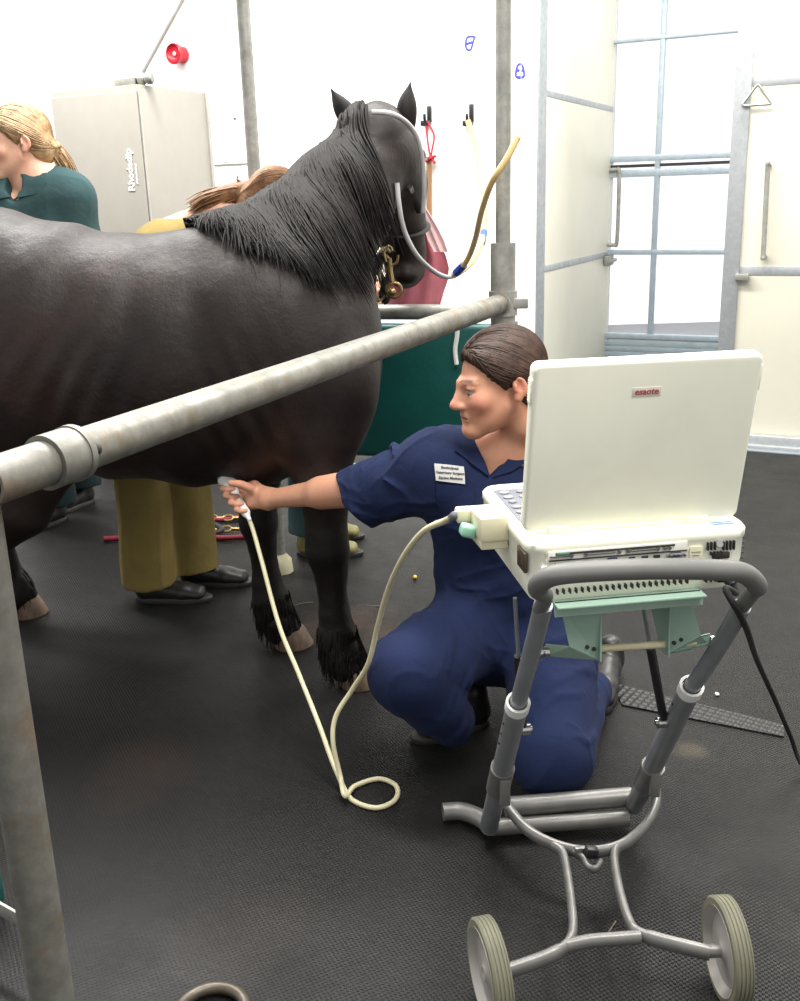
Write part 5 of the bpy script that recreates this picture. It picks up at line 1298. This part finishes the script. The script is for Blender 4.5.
# ------------------------------------------------------------------ tubes, halter, rope, cloth near the head
m = MB()
tA_ = [hk2-N*.06+Z*.0, onh(477,150,-.5), D(480,175,5.2), D(484,205,4.6), D(483,235,4.1), D(476,255,3.8), D(466,268,3.55), D(454,276,3.38)]
tb_ = [D(518,137,2.80), D(506,160,2.80), D(492,182,2.84), D(482,210,3.0), D(475,240,3.2), D(466,262,3.29), D(453,275,3.36)]
Rr = .0085
ta = MB(); ta.tube(crom(tA_, 8), [.017-.0085*i/56 for i in range(57)], 10); t1 = ta.build('rubber_tube', M['latex']); tag(t1, 'amber rubber tube hanging from the right black wall hook, looping to the horse', 'tube')
tb = MB(); tb.tube(crom(tb_, 8), .009, 10); t2 = tb.build('rubber_tube', M['latex2']); tag(t2, 'amber rubber tube running up to the clear sleeve in front of the tall post', 'tube')
m = MB(); m.tube([D(484,232,4.12), D(482,243,4.02)], .014, 14); m.build('blue_tape', M['blue_tape'], t1)
m = MB(); m.tube([D(456,273,3.35), D(464,265,3.31)], .013, 14); m.build('blue_tape', M['blue_tape'], t2)
ct = crom([D(372,112,3.10), D(392,114,3.10), D(408,124,3.16), D(418,140,3.2), D(423,165,3.24), D(424,190,3.27), D(423,212,3.30)], 8)
m = MB(); m.tube(ct, .0078, 12); o = m.build('clear_tube', M['clear_tube']); tag(o, 'cloudy clear tube lying over the horse head behind its right ear', 'tube')
ct = crom([D(397,183,3.14), D(399,205,3.14), D(404,230,3.16), D(416,254,3.2), D(432,270,3.28), D(446,277,3.34), D(456,275,3.38)], 8)
m = MB(); m.tube(ct, .0078, 12); o = m.build('clear_tube', M['clear_tube']); tag(o, 'cloudy clear tube looping below the horse jaw towards the amber tubes', 'tube')
k = NT('thin_clear_film'); k.val(k.b,'Roughness',.2); k.val(k.b,'Alpha',.35); k.val(k.b,'Base Color',(.95,.94,.9,1))
cs = [D(521,84,2.80), D(523,98,2.80), D(523,118,2.80), D(518,138,2.80)]
m = MB(); m.tube(crom(cs, 8), [.010]*9+[.014]*8+[.013]*7+[.010], 14); o = m.build('clear_sleeve', k.m); tag(o, 'thin clear plastic sleeve hanging at the top end of the amber tube', 'plastic sleeve')
m = MB(); m.tube([D(521,84,2.80), D(524,-60,2.80)], .0012, 8); m.build('hanging_string', k.m, o)
# halter straps on the horse
def strap(pts, w, t, matx, name, parent, up):
    m = MB(); P = crom(pts, 8); m.tube(P, w, 4, ry=t/w, up=up); return m.build(name, matx, parent)
m = MB()
halt = M['rope_dark']
ha = empty('halter', (0,3.4,1.5), 'dark webbing halter with metal fittings on the horse head', 'halter')
cheek = [D(407,168,3.26), D(410,185,3.28), D(415,200,3.30), D(420,212,3.33)]
m.tube(crom(cheek, 6), .011, 8, ry=.5); 
nb1 = [(math.cos(t)*.085+.035, 3.475+math.sin(t)*.105, 1.31+.03*math.sin(t)) for t in np.linspace(0,2*PI,28,endpoint=False)]
m.tube(nb1, .011, 8, closed=True, ry=.5); m.build('cheek_strap', halt, ha)
m = MB(); m.tube(crom([D(404,176,3.24), D(406,182,3.24)],3), .009, 8); m.tube([D(410,187,3.26), D(412,192,3.27)], .008, 8); m.build('buckle', M['chrome'], ha)
# lead rope with brass snap bunched under the jaw
def twist(path, r, name, ma, mb_, parent, turns=60):
    P = crom(path, 10); n = len(P); o = None
    for q, mt in ((0, ma), (1, mb_), (2, ma)):
        pts = []
        for i, p in enumerate(P):
            T = (P[min(i+1,n-1)]-P[max(i-1,0)]).normalized(); u = T.orthogonal().normalized(); w = T.cross(u); a = i/n*turns*.35+q*2*PI/3
            u = Vector((0,1,0)).cross(T); u = u.normalized() if u.length > .1 else Vector((1,0,0)); w = T.cross(u)
            pts.append(p+(u*math.cos(a)+w*math.sin(a))*r*.62)
        m = MB(); m.tube(pts, r*.6, 7); o2 = m.build(name, mt, parent)
    return o2
lr = empty('lead_rope', D(385,270,3.2), 'black and tan lead rope bunched under the horse jaw with brass snap', 'rope')
twist([D(392,250,3.3), D(384,250,3.22), D(377,262,3.2), D(373,280,3.2), D(374,294,3.2), D(380,299,3.2), D(383,286,3.2), D(379,270,3.2), D(384,257,3.2), D(390,268,3.19), D(385,285,3.19), D(388,296,3.2), D(384,303,3.2)], .009, 'rope_strand', M['rope_dark'], M['rope_tan'], lr, 110)
m = MB(); c = D(394,290,3.17); m.tube([c+Vector((.022*math.cos(t),0,.022*math.sin(t))) for t in np.linspace(0,2*PI,20,endpoint=False)], .006, 10, closed=True)
m.tube(crom([D(392,282,3.17), D(390,268,3.18), D(389,258,3.18)], 5), .008, 10); m.sphere(D(392,292,3.15), .013, 14); m.build('brass_snap', M['brass'], lr)
m = MB(); m.tube(crom([D(386,262,3.16), D(384,252,3.16), D(389,246,3.17), D(392,251,3.17)], 5), .004, 8); m.tube(crom([D(392,266,3.17), D(397,262,3.17), D(398,255,3.17)], 5), .004, 8); m.build('snap_hook', M['brass'], lr)
# pink cloth hanging behind the head
def sheet(name, outline_rows, matx, parent, thick=.004, amp=.012, fr=60):
    vs = []; R_ = len(outline_rows); Cn = 22
    for (l, r, y) in outline_rows:
        for j in range(Cn): p = l.lerp(r, j/(Cn-1)); p = p+Vector((0, amp*math.sin(j/(Cn-1)*fr/10*PI+p.z*4), 0)); vs.append(p)
    N_ = len(vs); vs += [v+Vector((0,thick,0)) for v in vs]; fs = []
    for i in range(R_-1):
        for j in range(Cn-1): q = (i*Cn+j, i*Cn+j+1, (i+1)*Cn+j+1, (i+1)*Cn+j); fs.append(q[::-1]); fs.append(tuple(x+N_ for x in q))
    ring = list(range(Cn))+[i*Cn+Cn-1 for i in range(1,R_)]+[(R_-1)*Cn+j for j in range(Cn-2,-1,-1)]+[i*Cn for i in range(R_-2,0,-1)]
    for i in range(len(ring)): x, y = ring[i], ring[(i+1) % len(ring)]; fs.append((x, y, y+N_, x+N_))
    m = MB(); m.add(vs, fs, 0, True); return m.build(name, matx, parent, 60)
pc_ = empty('pink_cloth', D(420,260,3.66), 'dusty pink cloth with a pale top hanging over the gate behind the horse muzzle', 'cloth')
yy = 3.64
sheet('pink_fabric', [(D(a,y,yy),D(b,y,yy),yy) for a,b,y in ((414,424,212),(412,430,224),(400,438,240),(394,446,256),(390,449,268),(386,448,280),(385,444,292),(385,440,306))], M['pink'], pc_, amp=.014, fr=55)
yy = 3.58
sheet('pale_fabric', [(D(a,y,yy),D(b,y,yy),yy) for a,b,y in ((420,426,208),(421,431,216),(424,438,228),(428,444,240),(434,448,252))], M['pale_pink'], pc_, amp=.006, fr=40)
# cross ties lying on the floor beyond the horse
def rope_floor(pts, r, matx, label, hooks):
    P = [H(x, y, r+.002) for x, y in pts]; m = MB(); m.tube(crom(P, 8), r, 10); o = m.build('cross_tie_rope', matx); tag(o, label, 'rope')
    for x, y in hooks:
        m = MB(); c = H(x, y, .02); m.tube([c+Vector((.024*math.cos(t),.014*math.sin(t),.008*math.sin(t))) for t in np.linspace(0,2*PI,16,endpoint=False)], .0055, 8, closed=True); m.tube([c+Vector((.024,0,0)), c+Vector((.06,.004,-.004))], .008, 10)
        m.build('brass_clip', M['brass'], o)
    return o
rope_floor([(104,539),(130,538),(170,539),(206,537),(225,538),(262,536)], .012, M['burgundy'], 'burgundy tie rope with brass clips on the floor behind the khaki trousers', [(209,530),(226,529)])
rope_floor([(204,518),(222,520),(240,517),(268,514)], .011, M['burgundy'], 'shorter burgundy tie rope on the floor, further from the camera', [(212,518),(228,518)])
m = MB(); m.tube(crom([H(203,520,.012), H(214,524,.03), H(222,530,.03), H(212,534,.02), H(204,532,.012)], 6), .012, 8); tag(m.build('leather_strap', M['rope_dark']), 'black strap lying between the burgundy ropes on the floor', 'strap')
# bits on the floor
def bit(px, py, r, matx, name, label, cat, ln=0, ang=0, grp=None):
    p = H(px, py, r*.8); m = MB()
    if ln: m.tube(crom([p+Vector((math.cos(ang)*t, math.sin(ang)*t, .0+.003*math.sin(t*60))) for t in (-ln/2,-ln/5,ln/6,ln/2)], 4), r, 6)
    else: m.sphere(p, r, 10, scale=(1,1.3,.8))
    tag(m.build(name, matx), label, cat, grp)
straw = mat('pale_straw', (120,110,90), .7)
bit(415,577,.009, mat('yellow_kernel',(214,178,66),.5), 'corn_kernel', 'yellow kernel on the floor left of the kneeling woman', 'kernel')
bit(300,604,.0018, straw, 'straw_wisp', 'thin pale straw wisp on the floor between the horse front feet', 'straw', .10, .2)
bit(376,606,.0018, straw, 'straw_wisp', 'thin curled straw wisp on the floor right of the near front leg', 'straw', .08, -.5)
bit(612,927,.0014, straw, 'straw_wisp', 'short straw wisp on the mat between the trolley casting legs', 'straw', .035, .9)
bit(717,694,.006, M['paper'], 'paper_scrap', 'tiny white scrap on the mat right of the trolley', 'scrap')

for o in list(bpy.data.objects):
    if o.type == 'MESH' and o.name.split('.')[0] in ('hinge_cover','pivot_bolt','lid_latch','adjustment_hole','bolt_hole','connector_screw','connector_shell','connector_face','fixing_screw','round_coupling','buckle','keys','round_socket'):
        split(o, {'keys': 'key'}.get(o.name.split('.')[0]))
